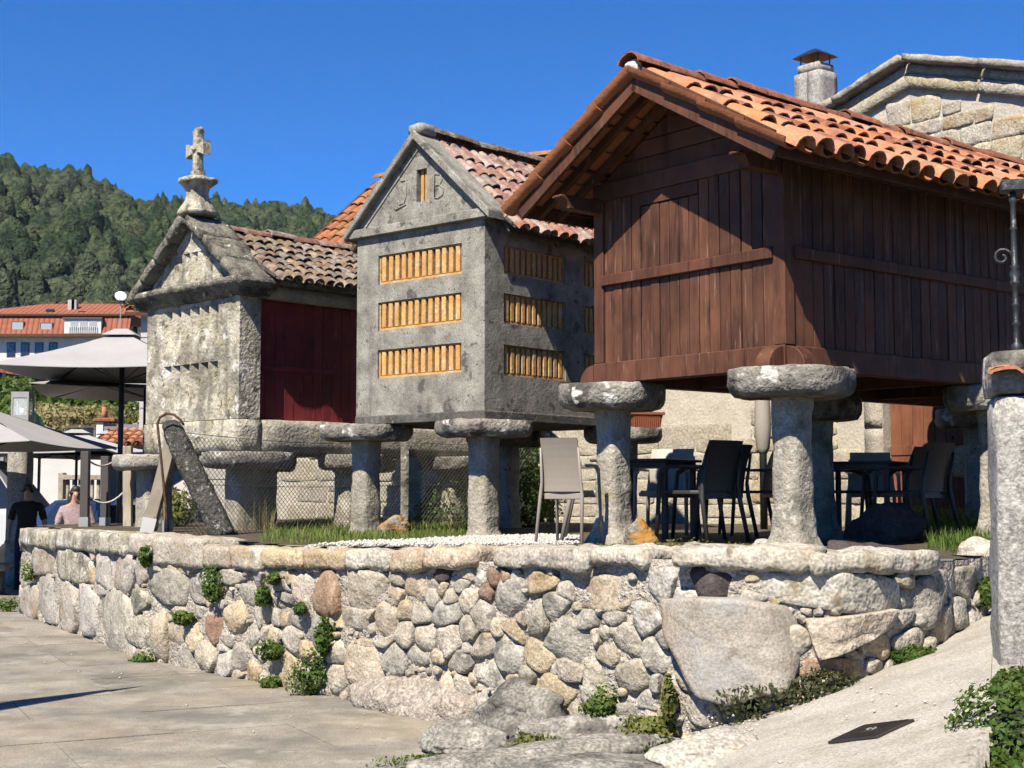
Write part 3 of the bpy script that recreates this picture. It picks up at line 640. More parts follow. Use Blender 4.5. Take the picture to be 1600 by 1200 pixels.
for i, st in enumerate(stones):
    rr = random.Random(i*17+3); c = st['c']; e = rr.uniform(2.4, 4.0); N = 22; poly = []
    ca, sa = math.cos(st['ang']), math.sin(st['ang'])
    grow = 1.28 if st['a'] > .06 else 1.0
    nc = rr.randint(6, 8); ang0 = rr.uniform(0, 6.28)
    for k in range(nc):      # a broken, many-cornered outline
        t = ang0+2*math.pi*(k+rr.uniform(-.28, .28))/nc; x, y = math.cos(t), math.sin(t); r = (abs(x)**e+abs(y)**e)**(-1/e)*rr.uniform(.94, 1.14)*grow*1.06
        px_, pz_ = x*r*st['a'], y*r*st['b']; poly.append(c+Vector((px_*ca-pz_*sa, px_*sa+pz_*ca)))
    Ai = st['a']*st['b']
    for j, so in enumerate(stones):
        if j == i: continue
        dv = so['c']-c; D = dv.length
        if D > st['a']+st['b']+so['a']+so['b'] or D < 1e-4: continue
        Aj = so['a']*so['b']; u = dv/D
        if Aj > Ai*2.5:
            q = -dv; ca2, sa2 = math.cos(-so['ang']), math.sin(-so['ang']); x = (q.x*ca2-q.y*sa2); y = (q.x*sa2+q.y*ca2)
            m_ = (abs(x/so['a'])**3+abs(y/so['b'])**3)**(1/3)
            if m_ < .8: continue
            bx, by = x/m_, y/m_; gx = math.copysign(abs(bx/so['a'])**2/so['a'], bx); gy = math.copysign(abs(by/so['b'])**2/so['b'], by)
            ca3, sa3 = math.cos(so['ang']), math.sin(so['ang'])
            n = Vector((gx*ca3-gy*sa3, gx*sa3+gy*ca3)).normalized(); bp = so['c']+Vector((bx*ca3-by*sa3, bx*sa3+by*ca3))*1.0
            cl = clip(poly, -n, (-n).dot(bp)-.003)
        else:
            if Ai > Aj*2.5: continue
            ri, rj = ext(st, u), ext(so, -u)
            if ri+rj < D*.8: continue
            cl = clip(poly, u, u.dot(c)+D*ri/(ri+rj)-.003)
        if len(cl) > 2: poly = cl
    cl = clip(poly, Vector((0, 1)), cope_bottom(c.x)) if c.y < cope_bottom(c.x) else poly
    if len(cl) > 2: poly = cl
    cc = sum(poly, Vector((0, 0)))/len(poly)
    ashlar = st['xw'] < 232
    mn = min(st['a'], st['b']); depth = max(.025, min(.13, mn*(.30 if ashlar else .46)))
    proud = rr.uniform(.0, .035)+ (.015 if mn > .12 else 0)
    mk = rr.choice(KM[st['k']]) if not ashlar else rr.choice(['stone', 'stone', 'granite_lichen', 'stone_grey'])
    make_stone(poly, cc, depth, .14, MAT[mk], proud, i+1, flat=.12 if ashlar else .3)
# the great flat triangular boulder and the tan wedge
def crop_poly(crop, pts): return [Vector(pix_wall(crop[0]+x/crop[2], crop[1]+y/crop[2], 1200)) for x, y in pts]
def big_stone(pts, crop, mat, proud, depth, seed, xr=None, facets=None):
    P = [Vector(pix_wall(crop[0]+x/crop[2], crop[1]+y/crop[2], xr)) for x, y in pts]
    c = sum(P, Vector((0, 0)))/len(P); return make_stone(P, c, depth, .2, mat, proud, seed, flat=.05, N=64, amp=.05, facets=facets)
o = big_stone([(795,365),(1000,352),(1190,360),(1420,400),(1490,480),(1492,660),(1440,850),(1330,830),(1140,890),(1090,865),(1010,840),(920,640),(850,500)], C_, MAT['slab_rock'], .12, .14, 501, facets=[(.15, .27, 1.1), (-1.2, .30, .9), (2.6, .36, .5)])
o['label'] = 'large flat triangular boulder set into the wall'
big_stone([(305,460),(740,412),(735,490),(560,590),(370,668),(340,580)], D_, MAT['stone_ochre'], .07, .10, 502, facets=[(-.9, .12, .6), (2.0, .14, .5)])
# coping
for i, (x, y, w, h, ang, k) in enumerate(COPE):
    s, z, a, b = px_stone(x, y, w, h); P = wpt(s, z); n, t = wnorm(s)
    mk = {'o': 'stone_ochre', 'w': 'stone_white'}.get(k, 'stone' if x > 220 else 'granite_lichen')
    ov = .05
    o = rough_block('coping_stone', -a*.995, a*.995, -ov, .42, -b, b, MAT[mk], wall, amp=.035 if x > 390 else .022, sc=6, bev=min(.028, b*.5), cell=.05, seed=i*3.7)
    o.location = P; o.rotation_euler = (0, R(ang)*.5, math.atan2(t.y, t.x))
# mortar core
v = []; f = []; ds = .05; ns = int((WS[-1])/ds); nz = 26
for i in range(ns+1):
    s = min(WS[-1]-1e-3, i*ds)
    for k in range(nz+1):
        z = -.1+k*(cope_bottom(s)+.14)/nz; v.append(wpt(s, z, -.022+.035*fbm((s, z, 5), 7, 4)))
for i in range(ns):
    for k in range(nz):
        a = i*(nz+1)+k; f.append((a, a+nz+1, a+nz+2, a+1))
m = MB(); m.add(v, f); m.obj('mortar', MAT['mortar'], wall, smooth=True)
# return of the wall at its far left end
t0 = wtan(0); n0 = Vector((-t0.y*-1, t0.x*-1)); inn = Vector((-t0.y, t0.x))
for k, (z0, z1) in enumerate(((0,.38),(.38,.80),(.80,1.1))):
    for q in range(4):
        o = rough_block('stone', -.3, .3, -.02, .3, z0+.005, z1-.008, MAT['granite_lichen'], wall, amp=.02, cell=.12)
        p = WL[0]+inn*(.3+.62*q+(.2 if k == 1 else 0)); o.location = (p.x, p.y, 0); o.rotation_euler = (0, 0, math.atan2(inn.y, inn.x)+math.pi)
# big rounded boulders and outcrop at the foot of the wall
def boulder(name, c, r, mat, label, seed, parent=None, amp=.22, sq=3.0, rot=0.0, sub=5, tilt=(0,0)):
    bm = bmesh.new(); bmesh.ops.create_icosphere(bm, subdivisions=sub, radius=1.0)
    off = Vector((seed*5.3, seed*2.1, seed*9.7)); rr = random.Random(seed); pls = []
    for _ in range(16):
        q = Vector((rr.gauss(0,1), rr.gauss(0,1), rr.gauss(0,1))).normalized(); pls.append((q, rr.uniform(.72, 1.05)))
    for vv in bm.verts:
        u = vv.co.normalized(); k = sum((max(0, u.dot(q))/d)**9 for q, d in pls)**(-1/9)
        k = min(k, 1.35)*(1+amp*fbm(u+off, 1.3, 3)+.07*fbm(u+off, 4, 5))
        vv.co = Vector((u.x*k*r[0], u.y*k*r[1], u.z*k*r[2]))
    me = bpy.data.meshes.new(name); bm.to_mesh(me); bm.free(); me.materials.append(mat); me.polygons.foreach_set('use_smooth', [True]*len(me.polygons))
    o = put(name, me, parent, c); o.rotation_euler = (tilt[0], tilt[1], rot)
    if parent is None: tag(o, label, 'boulder')
    return o
sb, zb = pix_wall(655, 1085); P = wpt(sb, 0); n, t = wnorm(sb)
boulder('boulder', (P.x-n.x*.12, P.y-n.y*.12, .03), (.80, .32, .37), MAT['boulder'], 'wide pinkish granite boulder half buried under the rubble wall', 4, rot=math.atan2(t.y, t.x), amp=.12)
def bpix(name, x, y, z, r, mat, label, seed, rot, **kw):
    P = atz(x, y, z); return boulder(name, (P.x, P.y, z), r, mat, label, seed, rot=R(rot), **kw)
bpix('boulder', 820, 1120, .14, (.46,.28,.22), MAT['boulder_grey'], 'dark grey pointed boulder leaning on the wall foot', 11, -40)
bpix('boulder', 735, 1165, .05, (.38,.24,.13), MAT['boulder_grey'], 'low grey boulder at the edge of the paving', 12, -35)
bpix('boulder', 960, 1150, .10, (.66,.26,.14), MAT['boulder_grey'], 'long grey rock ledge below the wall stones', 23, -12, amp=.16)
bpix('boulder', 920, 1185, .06, (1.0,.32,.14), MAT['boulder_grey'], 'long lichened rock ledge in the bottom foreground', 25, 14, amp=.16)
bpix('boulder', 1110, 1180, .28, (.34,.20,.13), MAT['stone_white'], 'pale broken rock at the corner of the concrete path', 27, 25, amp=.2)
bpix('boulder', 1020, 1225, .08, (.7,.3,.14), MAT['boulder_grey'], 'dark rock outcrop cut by the bottom edge of the picture', 31, 10, amp=.2)
# ================================================================== GRANARIES
def holewall(mb, fn, us, vs, holes, t, mi=0):
    H = set(holes); nu, nv = len(us)-1, len(vs)-1
    def q(a, b, c, d): mb.add([a, b, c, d], [(0,1,2,3)], mi)
    for i in range(nu):
        for j in range(nv):
            u0, u1, v0, v1 = us[i], us[i+1], vs[j], vs[j+1]
            if (i, j) in H:
                for (di, dj, e) in ((-1,0,((u0,v0),(u0,v1))), (1,0,((u1,v1),(u1,v0))), (0,-1,((u1,v0),(u0,v0))), (0,1,((u0,v1),(u1,v1)))):
                    if (i+di, j+dj) not in H and 0 <= i+di < nu and 0 <= j+dj < nv:
                        (a, b), (c, d) = e; q(fn(a,b,0), fn(c,d,0), fn(c,d,t), fn(a,b,t))
            else:
                q(fn(u0,v0,0), fn(u1,v0,0), fn(u1,v1,0), fn(u0,v1,0)); q(fn(u0,v0,t), fn(u0,v1,t), fn(u1,v1,t), fn(u1,v0,t))
    return mb

_tm = {}
def tile_mesh(key, L, w0, w1, mat, th=.013, n=7, hk=.46, seeds=0):
    k = (key, round(L, 3), round(w0, 3), seeds)
    if k in _tm: return _tm[k]
    mb = MB(); rr = random.Random(seeds*31+5); xs = [0, L*.5, L]
    def ring(x, inner):
        w = w1+(w0-w1)*x/L; r = w/2-(th if inner else 0); h = w*hk-(th if inner else 0)
        return [(x, -r*math.cos(math.pi*k/n), h*math.sin(math.pi*k/n)+.004*rr.uniform(-1, 1)*(seeds > 0)) for k in range(n+1)]
    for inner in (False, True):
        R_ = [ring(x, inner) for x in xs]; v = [p for r in R_ for p in r]; m_ = n+1
        f = [(a*m_+k, (a+1)*m_+k, (a+1)*m_+k+1, a*m_+k+1) for a in range(2) for k in range(n)]
        if inner: f = [q[::-1] for q in f]
        mb.add(v, f)
    for x in (0, L):
        a, b = ring(x, False), ring(x, True); mb.add(a+b, [(k, k+1, n+2+k, n+1+k) for k in range(n)])
    me = mb.mesh('tile', mat, True); _tm[k] = me; return me
def basis(ex, up):
    ex = Vector(ex).normalized(); ey = Vector(up).cross(ex).normalized(); ez = ex.cross(ey)
    return Matrix((ex, ey, ez)).transposed()
def tile_slope(parent, top, down, across, slope_len, ncol, nrow, pitch, mat, key, as_stuff=False, jit=.012, over=.09, w=None, chmat=None, first=0, tl=None, thick=.013, skip=None):
    """barrel tiles: covers as single pieces, the channel tiles below them as one part"""
    top = Vector(top); down = Vector(down).normalized(); across = Vector(across).normalized(); up = down.cross(across).normalized()
    if up.z < 0: up = -up
    B = basis(down, up); step = slope_len/nrow; tl = tl or step+over; w = w or pitch*.98
    rr = random.Random(hash(key) % 1000); ch = MB(); st = MB()
    tilt = math.atan2(thick*1.7, tl)
    for c in range(ncol):
        for r in range(nrow):
            p = top+across*(pitch*(c+.5))+down*(r*step)+up*(.030+rr.uniform(-.3, .6)*jit)+across*rr.uniform(-jit, jit)+down*rr.uniform(-jit, jit)*1.6
            if skip and skip(p+down*step*.5): continue
            M = B.to_4x4(); M = Matrix.Rotation(rr.uniform(-.03, .03), 4, up) @ M @ Matrix.Rotation(-tilt, 4, 'Y') @ Matrix.Translation((0, 0, thick*1.7)); M.translation = p+up*(thick*1.7 if r else thick*1.7)
            me = tile_mesh(key, tl, w, w*.80, mat, thick, seeds=rr.randint(0, 3)) if rr.random() > .24 else tile_mesh(key+'w', tl*.97, w, w*.82, MAT['ridge_tile'] if mat is MAT['tile'] else mat, thick, seeds=rr.randint(0, 3))
            M = Matrix.Translation(p) @ (Matrix.Rotation(rr.uniform(-.03, .03), 4, up) @ B.to_4x4() @ Matrix.Rotation(tilt, 4, 'Y').inverted())
            M = M @ Matrix.Translation((0, 0, 0))
            if as_stuff: st.add([M @ v.co for v in me.vertices], [tuple(q.vertices) for q in me.polygons])
            else:
                o = put('roof_tile', me, parent); o.matrix_local = M
    for c in range(ncol+1):
        for r in range(nrow):
            me = tile_mesh(key+'c', tl, w*.9, w*.9, mat, thick)
            p = top+across*(pitch*c)+down*(r*step-.07)+up*(.062)
            if skip and skip(p+down*step*.5): continue
            M = Matrix.Translation(p) @ B.to_4x4() @ Matrix.Rotation(math.pi, 4, 'X') @ Matrix.Rotation(tilt, 4, 'Y')
            ch.add([M @ v.co for v in me.vertices], [tuple(q.vertices) for q in me.polygons])
    o = ch.obj('channel_tiles', chmat or mat, parent, smooth=True); o['kind'] = 'stuff'
    if as_stuff and st.v: o = st.obj('cover_tiles', mat, parent, smooth=True); o['kind'] = 'stuff'
def ridge_row(parent, a, b, n, w, mat, key, drop=.02, ov=.06):
    a = Vector(a); b = Vector(b); d = (b-a).normalized(); L = (b-a).length/n; rr = random.Random(n)
    me = tile_mesh(key, L+ov, w, w*.86, mat, .015, n=8, hk=.38, seeds=1)
    for i in range(n):
        o = put('ridge_tile', me, parent); M = basis(-d, (0,0,1)).to_4x4()
        M = Matrix.Translation(a+d*(L*(i+1))+Vector((rr.uniform(-.01,.01), rr.uniform(-.01,.01), -drop+rr.uniform(-.008,.012)))) @ M @ Matrix.Rotation(rr.uniform(-.02,.05), 4, 'Y') @ Matrix.Rotation(rr.uniform(-.06,.06), 4, 'Z')
        o.matrix_local = M

def pillar(parent, x, y, z0, z1, secs, mat, cap, capmat, seed, capz, rot=0.0, cape=3.0, capoff=(0,0)):
    """secs: (height fraction, half width x, half width y); cap: half sizes; the cap stone is the pillar's own part"""
    mb = MB(); rings = []
    hs = [s[0] for s in secs]; N = 26
    for k in range(N+1):
        t = k/N; hx = float(np.interp(t, hs, [s[1] for s in secs])); hy = float(np.interp(t, hs, [s[2] for s in secs]))
        rings.append(superring(hx, hy, z0+(z1-z0)*t, 28, 5.0, rot, x, y))
    mb.loft(rings); me = mb.mesh('pillar', mat, True); roughen(me, .014, 6, 4, seed); po = put('pillar', me, parent)
    c = MB(); hx, hy = cap; zt, zb = capz; H = zt-zb
    ringsc = [superring(hx*.80, hy*.80, zb+.0, 40, cape, rot+seed, x+capoff[0], y+capoff[1]), superring(hx*.90, hy*.90, zb+.04*H, 40, cape, rot+seed, x+capoff[0], y+capoff[1])]
    for f_, zz in ((.965, .20), (1.0, .42), (1.0, .7), (.995, .93), (.975, .995), (.8, 1.0), (.5, 1.0), (.2, 1.0)):
        ringsc.append(superring(hx*f_, hy*f_, zb+zz*H, 40, cape, rot+seed, x+capoff[0], y+capoff[1]))
    c.loft(ringsc); me = c.mesh('cap_stone', capmat, True); roughen(me, .016, 6, 3, seed+9); put('cap_stone', me, po)
    return po

# ------------------------------------------------------------------ the brown wooden granary
W3, N3 = 2.12, 5.9
g3 = thing('wooden_granary', 'brown plank granary with orange barrel tile roof on granite mushroom pillars', 'granary', (2.05, 10.5, 0), -R(51))
wood, beam = MAT['wood'], MAT['wood_beam']
def b3(name, x0, x1, y0, y1, z0, z1, mat=beam, bev=.006, parent=None): return MB().box(x0, x1, y0, y1, z0, z1).obj(name, mat, parent or g3, bevel=bev)
ZB0, ZB1, ZR0, ZR1, ZX = 2.52, 2.70, 3.365, 3.455, 4.11
b3('sill_beam', -W3, 0, -.015, .12, ZB0, ZB1); b3('sill_beam', -.12, .015, .122, N3, ZB0, ZB1-.002); b3('sill_beam', -W3-.015, -W3+.12, .122, N3, ZB0, ZB1-.002)
b3('sill_beam', -W3+.13, -.13, N3-.14, N3, ZB0, ZB1-.002)
for y in (1.2, 2.5, 3.8): b3('floor_joist', -W3+.1, -.1, y, y+.12, ZB0+.02, ZB1-.02)
b3('floor_board', -W3+.05, -.05, .1, N3-.1, ZB1-.018, ZB1+.01, wood, 0)
for x0, x1, y0, y1 in ((-.11, .004, -.004, .11), (-W3-.004, -W3+.11, -.004, .11), (-.11, .004, N3-.11, N3), (-W3-.004, -W3+.11, N3-.11, N3)):
    b3('corner_post', x0, x1, y0, y1, ZB1+.001, ZX)
b3('rail', -W3+.1, -.112, -.022, .05, ZR0, ZR1); b3('rail', -.05, .022, .112, N3-.112, ZR0, ZR1)
b3('top_beam', -W3, 0, -.012, .11, ZX+.001, ZX+.15); b3('wall_plate', -.12, .01, .112, N3+.3, 4.10, 4.20); b3('wall_plate', -W3-.01, -W3+.12, .112, N3+.3, 4.10, 4.20)
# planks: front
nf = 17; x0 = -W3+.11; pw = (W3-.22)/nf
def plank(x0, x1, y0, y1, z0, z1):
    o = MB().box(x0, x1, y0, y1, z0, z1).obj('plank', wood, g3, bevel=.003); return o
for i in range(nf):
    a = x0+i*pw+.005; b = x0+(i+1)*pw-.005; j = random.uniform(0, .01)
    door = 4 <= i <= 9
    plank(a, b, .012+j, .034, ZB1, ZR0)
    plank(a, b, .012+j, .034, ZR1, (3.99 if door else ZX))
b3('door_head', x0+4*pw, x0+10*pw, .008, .034, 4.0, ZX-.002, wood, .003)
# planks: long side and the hidden sides
ns = 45; pl = (N3-.22)/ns
for i in range(ns):
    a = .11+i*pl+.005; b = .11+(i+1)*pl-.005; j = random.uniform(0, .01)
    for z0, z1 in ((ZB1, ZR0), (ZR1, 4.10)): plank(-.034, -.012-j, a, b, z0, z1)
m = MB(); m.box(-W3+.01, -W3+.03, .11, N3-.1, ZB1, 4.1).box(-W3+.1, -.1, N3-.03, N3-.01, ZB1, 4.8)
m.box(-W3+.1, -.1, .05, .06, ZB1, ZX).box(-.06, -.05, .1, N3-.1, ZB1, 4.1); m.obj('inner_lining', wood, g3)
# gable boards
XC = -W3/2; SL = .575; ZRI = 4.84
for k in range(4):
    z0 = 4.262+k*.148; z1 = z0+.138; h0 = (ZRI-.02-z0)/SL; h1 = max(.02, (ZRI-.02-z1)/SL)
    if h0 <= .05: break
    m = MB(); m.prism([(XC-h0, z0), (XC+h0, z0), (XC+h1, z1), (XC-h1, z1)], lambda a, b, d: (a, d, b), .02, .045); m.obj('gable_board', wood, g3)
# rounded beam ends resting on the caps
def beam_end(x, y, dx, dy):
    n = 8; prof = [(0, 0)]+[(.17-.17*(1-math.sin(math.pi/2*k/n)), .165*math.cos(math.pi/2*k/n)+.0) for k in range(n+1)][::-1]
    prof = [(0, 0), (.17, 0)]+[(.17*math.cos(math.pi/2*k/n), .165*math.sin(math.pi/2*k/n)) for k in range(1, n+1)]
    m = MB()
    if dx: m.prism(prof, lambda a, b, d: (x+dx*a, y+d, ZB0+.004+b), -.07, .07)
    else: m.prism(prof, lambda a, b, d: (x+d, y+dy*a, ZB0+.004+b), -.07, .07)
    m.obj('beam_end', beam, g3, bevel=.005)
beam_end(.016, .06, 1, 0); beam_end(-.075, -.016, 0, -1); beam_end(-W3-.016, .06, -1, 0); beam_end(.016, 2.88, 1, 0)
# brackets under the gable overhang
OV = .52
for x in (-.055, -W3+.055):
    n = 6; prof = [(0, 4.00), (0, 4.115), (-OV+.06, 4.115), (-OV+.04, 4.09)]+[(-OV+.05+.10*math.sin(math.pi/2*k/n), 4.09-.09*(1-math.cos(math.pi/2*k/n))) for k in range(1, n+1)]
    m = MB(); m.prism([(a-.013, b) for a, b in prof], lambda a, b, d: (x+d, a, b), -.055, .055); m.obj('bracket', beam, g3, bevel=.006)
# roof carpentry
EX = .38
def rz_(x): return ZRI-SL*abs(x-XC)
m = MB(); ys = [-.30, -.08]+[.35+.55*k for k in range(11)]
for sgn in (-1, 1):
    xe = XC+sgn*(W3/2+EX)
    for y in ys: m.bar((XC, y, ZRI+.005), (xe, y, rz_(xe)+.005), .05, .06)
    for k in range(7):
        x = XC+sgn*(W3/2+EX-.03)*k/6; 
        if k in (0, 2, 4, 6): m.bar((x, -OV+.02, rz_(x)+.045), (x, N3+.4, rz_(x)+.045), .04, .02)
roof3 = m.obj('roof', beam, g3)
for sgn in (-1, 1):
    xe = XC+sgn*(W3/2+EX); o = MB().bar((XC+sgn*.0, -OV, ZRI+.015), (xe, -OV, rz_(xe)+.015), .035, .15).obj('barge_board', beam, roof3, bevel=.004)
    MB().bar((XC+sgn*.0, -OV-.022, ZRI+.11), (xe-.01*sgn, -OV-.022, rz_(xe)+.11), .025, .10).obj('barge_trim', beam, roof3, bevel=.003)
    MB().bar((xe, -OV+.02, rz_(xe)+.015), (xe, N3+.4, rz_(xe)+.015), .03, .09).obj('eave_board', beam, roof3, bevel=.004)
slope_len = math.hypot(W3/2+EX+.06, SL*(W3/2+EX+.06)); dn = Vector((1, 0, -SL)).normalized()
ncol = 32; pit = .205; y0r = -OV-.005
tile_slope(roof3, (XC+.04, y0r, ZRI+.04), dn, (0,1,0), slope_len, ncol, 4, pit, MAT['tile'], 't3', chmat=MAT['tile_under'], jit=.02)
tile_slope(roof3, (XC-.04, y0r, ZRI+.04), (-dn.x, 0, dn.z), (0,1,0), slope_len, ncol, 4, pit, MAT['tile'], 't3', as_stuff=True, chmat=MAT['tile_under'], jit=.015)
ridge_row(roof3, (XC, y0r-.03, ZRI+.155), (XC, y0r+ncol*pit, ZRI+.155), 17, .24, MAT['ridge_tile'], 'r3')
rough_block('ridge_end', XC-.08, XC+.08, y0r-.05, y0r+.03, ZRI+.06, ZRI+.19, MAT['granite_cap'], roof3, amp=.02, bev=.04, cell=.03)
# pillars: three rows
S3 = [(0,.27,.24),(.08,.22,.20),(.2,.145,.14),(.35,.125,.125),(.7,.118,.12),(.9,.122,.122),(1,.135,.135)]
seed = 1
for i, (x, y, hx, hy) in enumerate(((-.03,.10,.45,.43),(-2.02,.12,.45,.42),(-.06,2.88,.44,.42),(-2.02,2.88,.42,.42),(-.06,5.65,.43,.42),(-2.02,5.65,.42,.42))):
    pillar(g3, x, y, TZ-.1, 2.34, S3, MAT['granite'], (hx, hy), MAT['granite_cap'], .3+i*1.7, (2.515, 2.30), rot=random.uniform(-.1, .1))

# ------------------------------------------------------------------ the grey concrete granary
g2 = thing('concrete_granary', 'grey concrete granary with ochre slatted vents and gabled old tile roof', 'granary', (-.278, 14.2, 0), -R(41))
W2, N2 = 1.90, 2.50; Z0, ZC = 2.42, 4.38
fr = lambda u, v, d: (u, d, v); sd = lambda u, v, d: (-d, u, v)
us = [-W2, -1.565, -.32, 0]; vs = [Z0, 2.82, 3.13, 3.34, 3.65, 3.845, 4.165, ZC]
m = MB(); holewall(m, fr, us, vs, [(1,1),(1,3),(1,5)], .16)
us2 = [0, .295, 1.315, 1.64, 2.38, N2]; vs2 = [Z0, 2.79, 3.11, 3.33, 3.645, 3.845, 4.14, ZC]
holewall(m, sd, us2, vs2, [(i, j) for i in (1, 3) for j in (1, 3, 5)], .16)
m.box(-W2, -W2+.16, .001, N2, Z0+.001, ZC-.001); m.box(-W2+.01, -.01, N2-.16, N2-.001, Z0+.001, ZC-.001); m.box(-W2+.01, -.01, .01, N2-.01, Z0+.0005, Z0+.1)
m.obj('wall', MAT['concrete'], g2)
MB().box(-W2-.012, .012, -.012, N2+.01, Z0-.10, Z0+.0).obj('floor_slab', MAT['concrete_dark'], g2, bevel=.01)
def louvre(fn, u0, u1, v0, v1, n, parent=g2, dark=None):
    m = MB(); e = .02
    for (a, b, c, d) in ((u0,u1,v0,v0+.025),(u0,u1,v1-.012,v1),(u0,u0+.02,v0+.025,v1-.012),(u1-.02,u1,v0+.025,v1-.012)):
        m.prism([(a,c),(b,c),(b,d),(a,d)], fn, .022, .12)
    w = m.obj('louvre_window', MAT['slat'], parent)
    k = (u1-u0-.04)/n
    for i in range(n):
        c = u0+.02+k*(i+.5); hw = k*.31; rr = random.uniform(-.004, .004)
        m = MB(); P = [(c-hw+rr, v0+.026), (c+hw+rr, v0+.026), (c+hw+rr, v1-.013), (c-hw+rr, v1-.013)]
        m.prism(P, fn, .014+random.uniform(0,.006), .10); m.obj('slat', MAT['slat'], w, bevel=.006)
    m = MB(); m.prism([(u0+.021,v0+.026),(u1-.021,v0+.026),(u1-.021,v1-.013),(u0+.021,v1-.013)], fn, .085, .095); m.obj('back_panel', MAT['slat'], w)
for (a, b) in ((2.82,3.13),(3.34,3.65),(3.845,4.165)): louvre(fr, -1.562, -.323, a+.003, b-.003, 12)
for (u0, u1, n) in ((.298,1.312,11),(1.643,2.377,8)):
    for (a, b) in ((2.79,3.11),(3.33,3.645),(3.845,4.14)): louvre(sd, u0, u1, a+.003, b-.003, n)
# pediment with raised border, letters and small window
X0, X1 = -W2-.07, .07; XM = -W2/2; ZA = 5.40; ZP = ZC+.10
m = MB(); m.box(X0, X1, -.07, .09, ZC+.001, ZP); m.obj('cornice', MAT['concrete'], g2, bevel=.008)
slp = (ZA-ZP)/(X1-XM-.02)
def tri(z): return (ZA-z)/slp
wz0, wz1, wx0, wx1 = 4.68, 5.03, -.985, -.83
m = MB()
pts = [ZP+.001, wz0, wz1, ZA]
def strip(za, zb, xa=None, xb=None, side=None):
    a0, a1 = tri(za), tri(zb)
    L_ = [(XM-a0, za), (XM-a1, zb)]; R_ = [(XM+a0, za), (XM+a1, zb)]
    if side == 'l': poly = [L_[0], (wx0, za), (wx0, zb), L_[1]]
    elif side == 'r': poly = [(wx1, za), R_[0], R_[1], (wx1, zb)]
    else: poly = [L_[0], R_[0], R_[1], L_[1]]
    m.prism(poly, fr, .0, .15)
strip(ZP+.001, wz0); strip(wz0, wz1, side='l'); strip(wz0, wz1, side='r')
m.prism([(XM-tri(wz1), wz1), (XM+tri(wz1), wz1), (XM, ZA)], fr, .0, .15)
ped = m.obj('pediment', MAT['concrete'], g2)
for sgn in (-1, 1):   # raised rake band on the pediment face
    b0 = tri(ZP+.002); m = MB(); m.prism([(XM+sgn*b0, ZP+.002), (XM+sgn*(b0-.17), ZP+.002), (XM, ZA-.17*slp), (XM, ZA)], fr, -.012, -.0005); m.obj('rake_band', MAT['concrete'], ped)
w_ = thing if False else None
m = MB(); m.prism([(wx0,wz0),(wx1,wz0),(wx1,wz1),(wx0,wz1)], fr, .10, .12); win = m.obj('small_window', MAT['slat'], ped)
for c in (wx0+.045, wx1-.045): MB().prism([(c-.022,wz0),(c+.022,wz0),(c+.022,wz1),(c-.022,wz1)], fr, .045, .10).obj('slat', MAT['slat'], win)
def letter(pts, r=.0075):
    m = MB(); m.tube([(x, -.004, z) for x, z in pts], r, 6); m.obj('raised_letter', MAT['concrete'], ped, smooth=True)
cx, cz = -1.19, 4.74
letter([(cx-.03,cz+.20),(cx+.05,cz+.20),(cx+.05,cz+.02),(cx+.02,cz-.05),(cx-.05,cz-.05),(cx-.07,cz+.0)]); letter([(cx+.05,cz-.06),(cx-.10,cz-.10),(cx-.13,cz-.07)], .01)
cx = -.66
letter([(cx-.05,cz-.05),(cx-.05,cz+.20),(cx+.03,cz+.19),(cx+.06,cz+.13),(cx+.02,cz+.08),(cx-.04,cz+.08)]); letter([(cx+.02,cz+.08),(cx+.08,cz+.03),(cx+.07,cz-.03),(cx+.0,cz-.06),(cx-.05,cz-.05)])
# roof slabs at the gable and tiles behind
for sgn in (-1, 1):
    xe = XM+sgn*(W2/2+.13); ze = ZA+.05-slp*(W2/2+.13)
    m = MB(); m.prism([(XM, ZA+.05), (xe, ze), (xe+sgn*.0, ze-.10), (XM, ZA-.06)], fr, -.10, .22); m.obj('rake_slab', MAT['concrete'], g2, bevel=.012)
rough_block('finial_block', XM-.10, XM+.10, -.08, .18, ZA+.0, ZA+.12, MAT['concrete'], g2, amp=.01, bev=.03, cell=.05)
m = MB()
for sgn in (-1, 1):
    xe = XM+sgn*(W2/2+.14); m.prism([(XM, ZA-.08), (xe, ZA-.08-slp*(W2/2+.14)), (xe, ZA-.14-slp*(W2/2+.14)), (XM, ZA-.15)], fr, .222, N2+.10)
roof2 = m.obj('roof', MAT['concrete_dark'], g2)
sl2 = math.hypot(W2/2+.17, slp*(W2/2+.17)); d2 = Vector((1, 0, -slp)).normalized()
tile_slope(roof2, (XM+.03, .20, ZA-.09), d2, (0,1,0), sl2, 15, 6, .16, MAT['old_tile_red'], 't2', jit=.016, chmat=MAT['old_tile'])
tile_slope(roof2, (XM-.03, .20, ZA-.09), (-d2.x, 0, d2.z), (0,1,0), sl2, 15, 6, .16, MAT['old_tile_red'], 't2', as_stuff=True, jit=.016, chmat=MAT['old_tile'])
ridge_row(roof2, (XM, .20, ZA+.06), (XM, .2+15*.16, ZA+.06), 7, .22, MAT['old_tile'], 'r2')
S2 = [(0,.22,.21),(.06,.17,.17),(.15,.13,.135),(.6,.122,.125),(.9,.128,.13),(1,.135,.135)]
for i, (x, y) in enumerate(((-.08,.08),(-1.82,.08),(-.06,2.42),(-1.82,2.42))):
    pillar(g2, x, y, TZ-.08, 2.18, S2, MAT['granite'], (.45,.44), MAT['granite_cap'], 4.3+i*2.1, (2.318, 2.15), rot=0, cape=3.4)

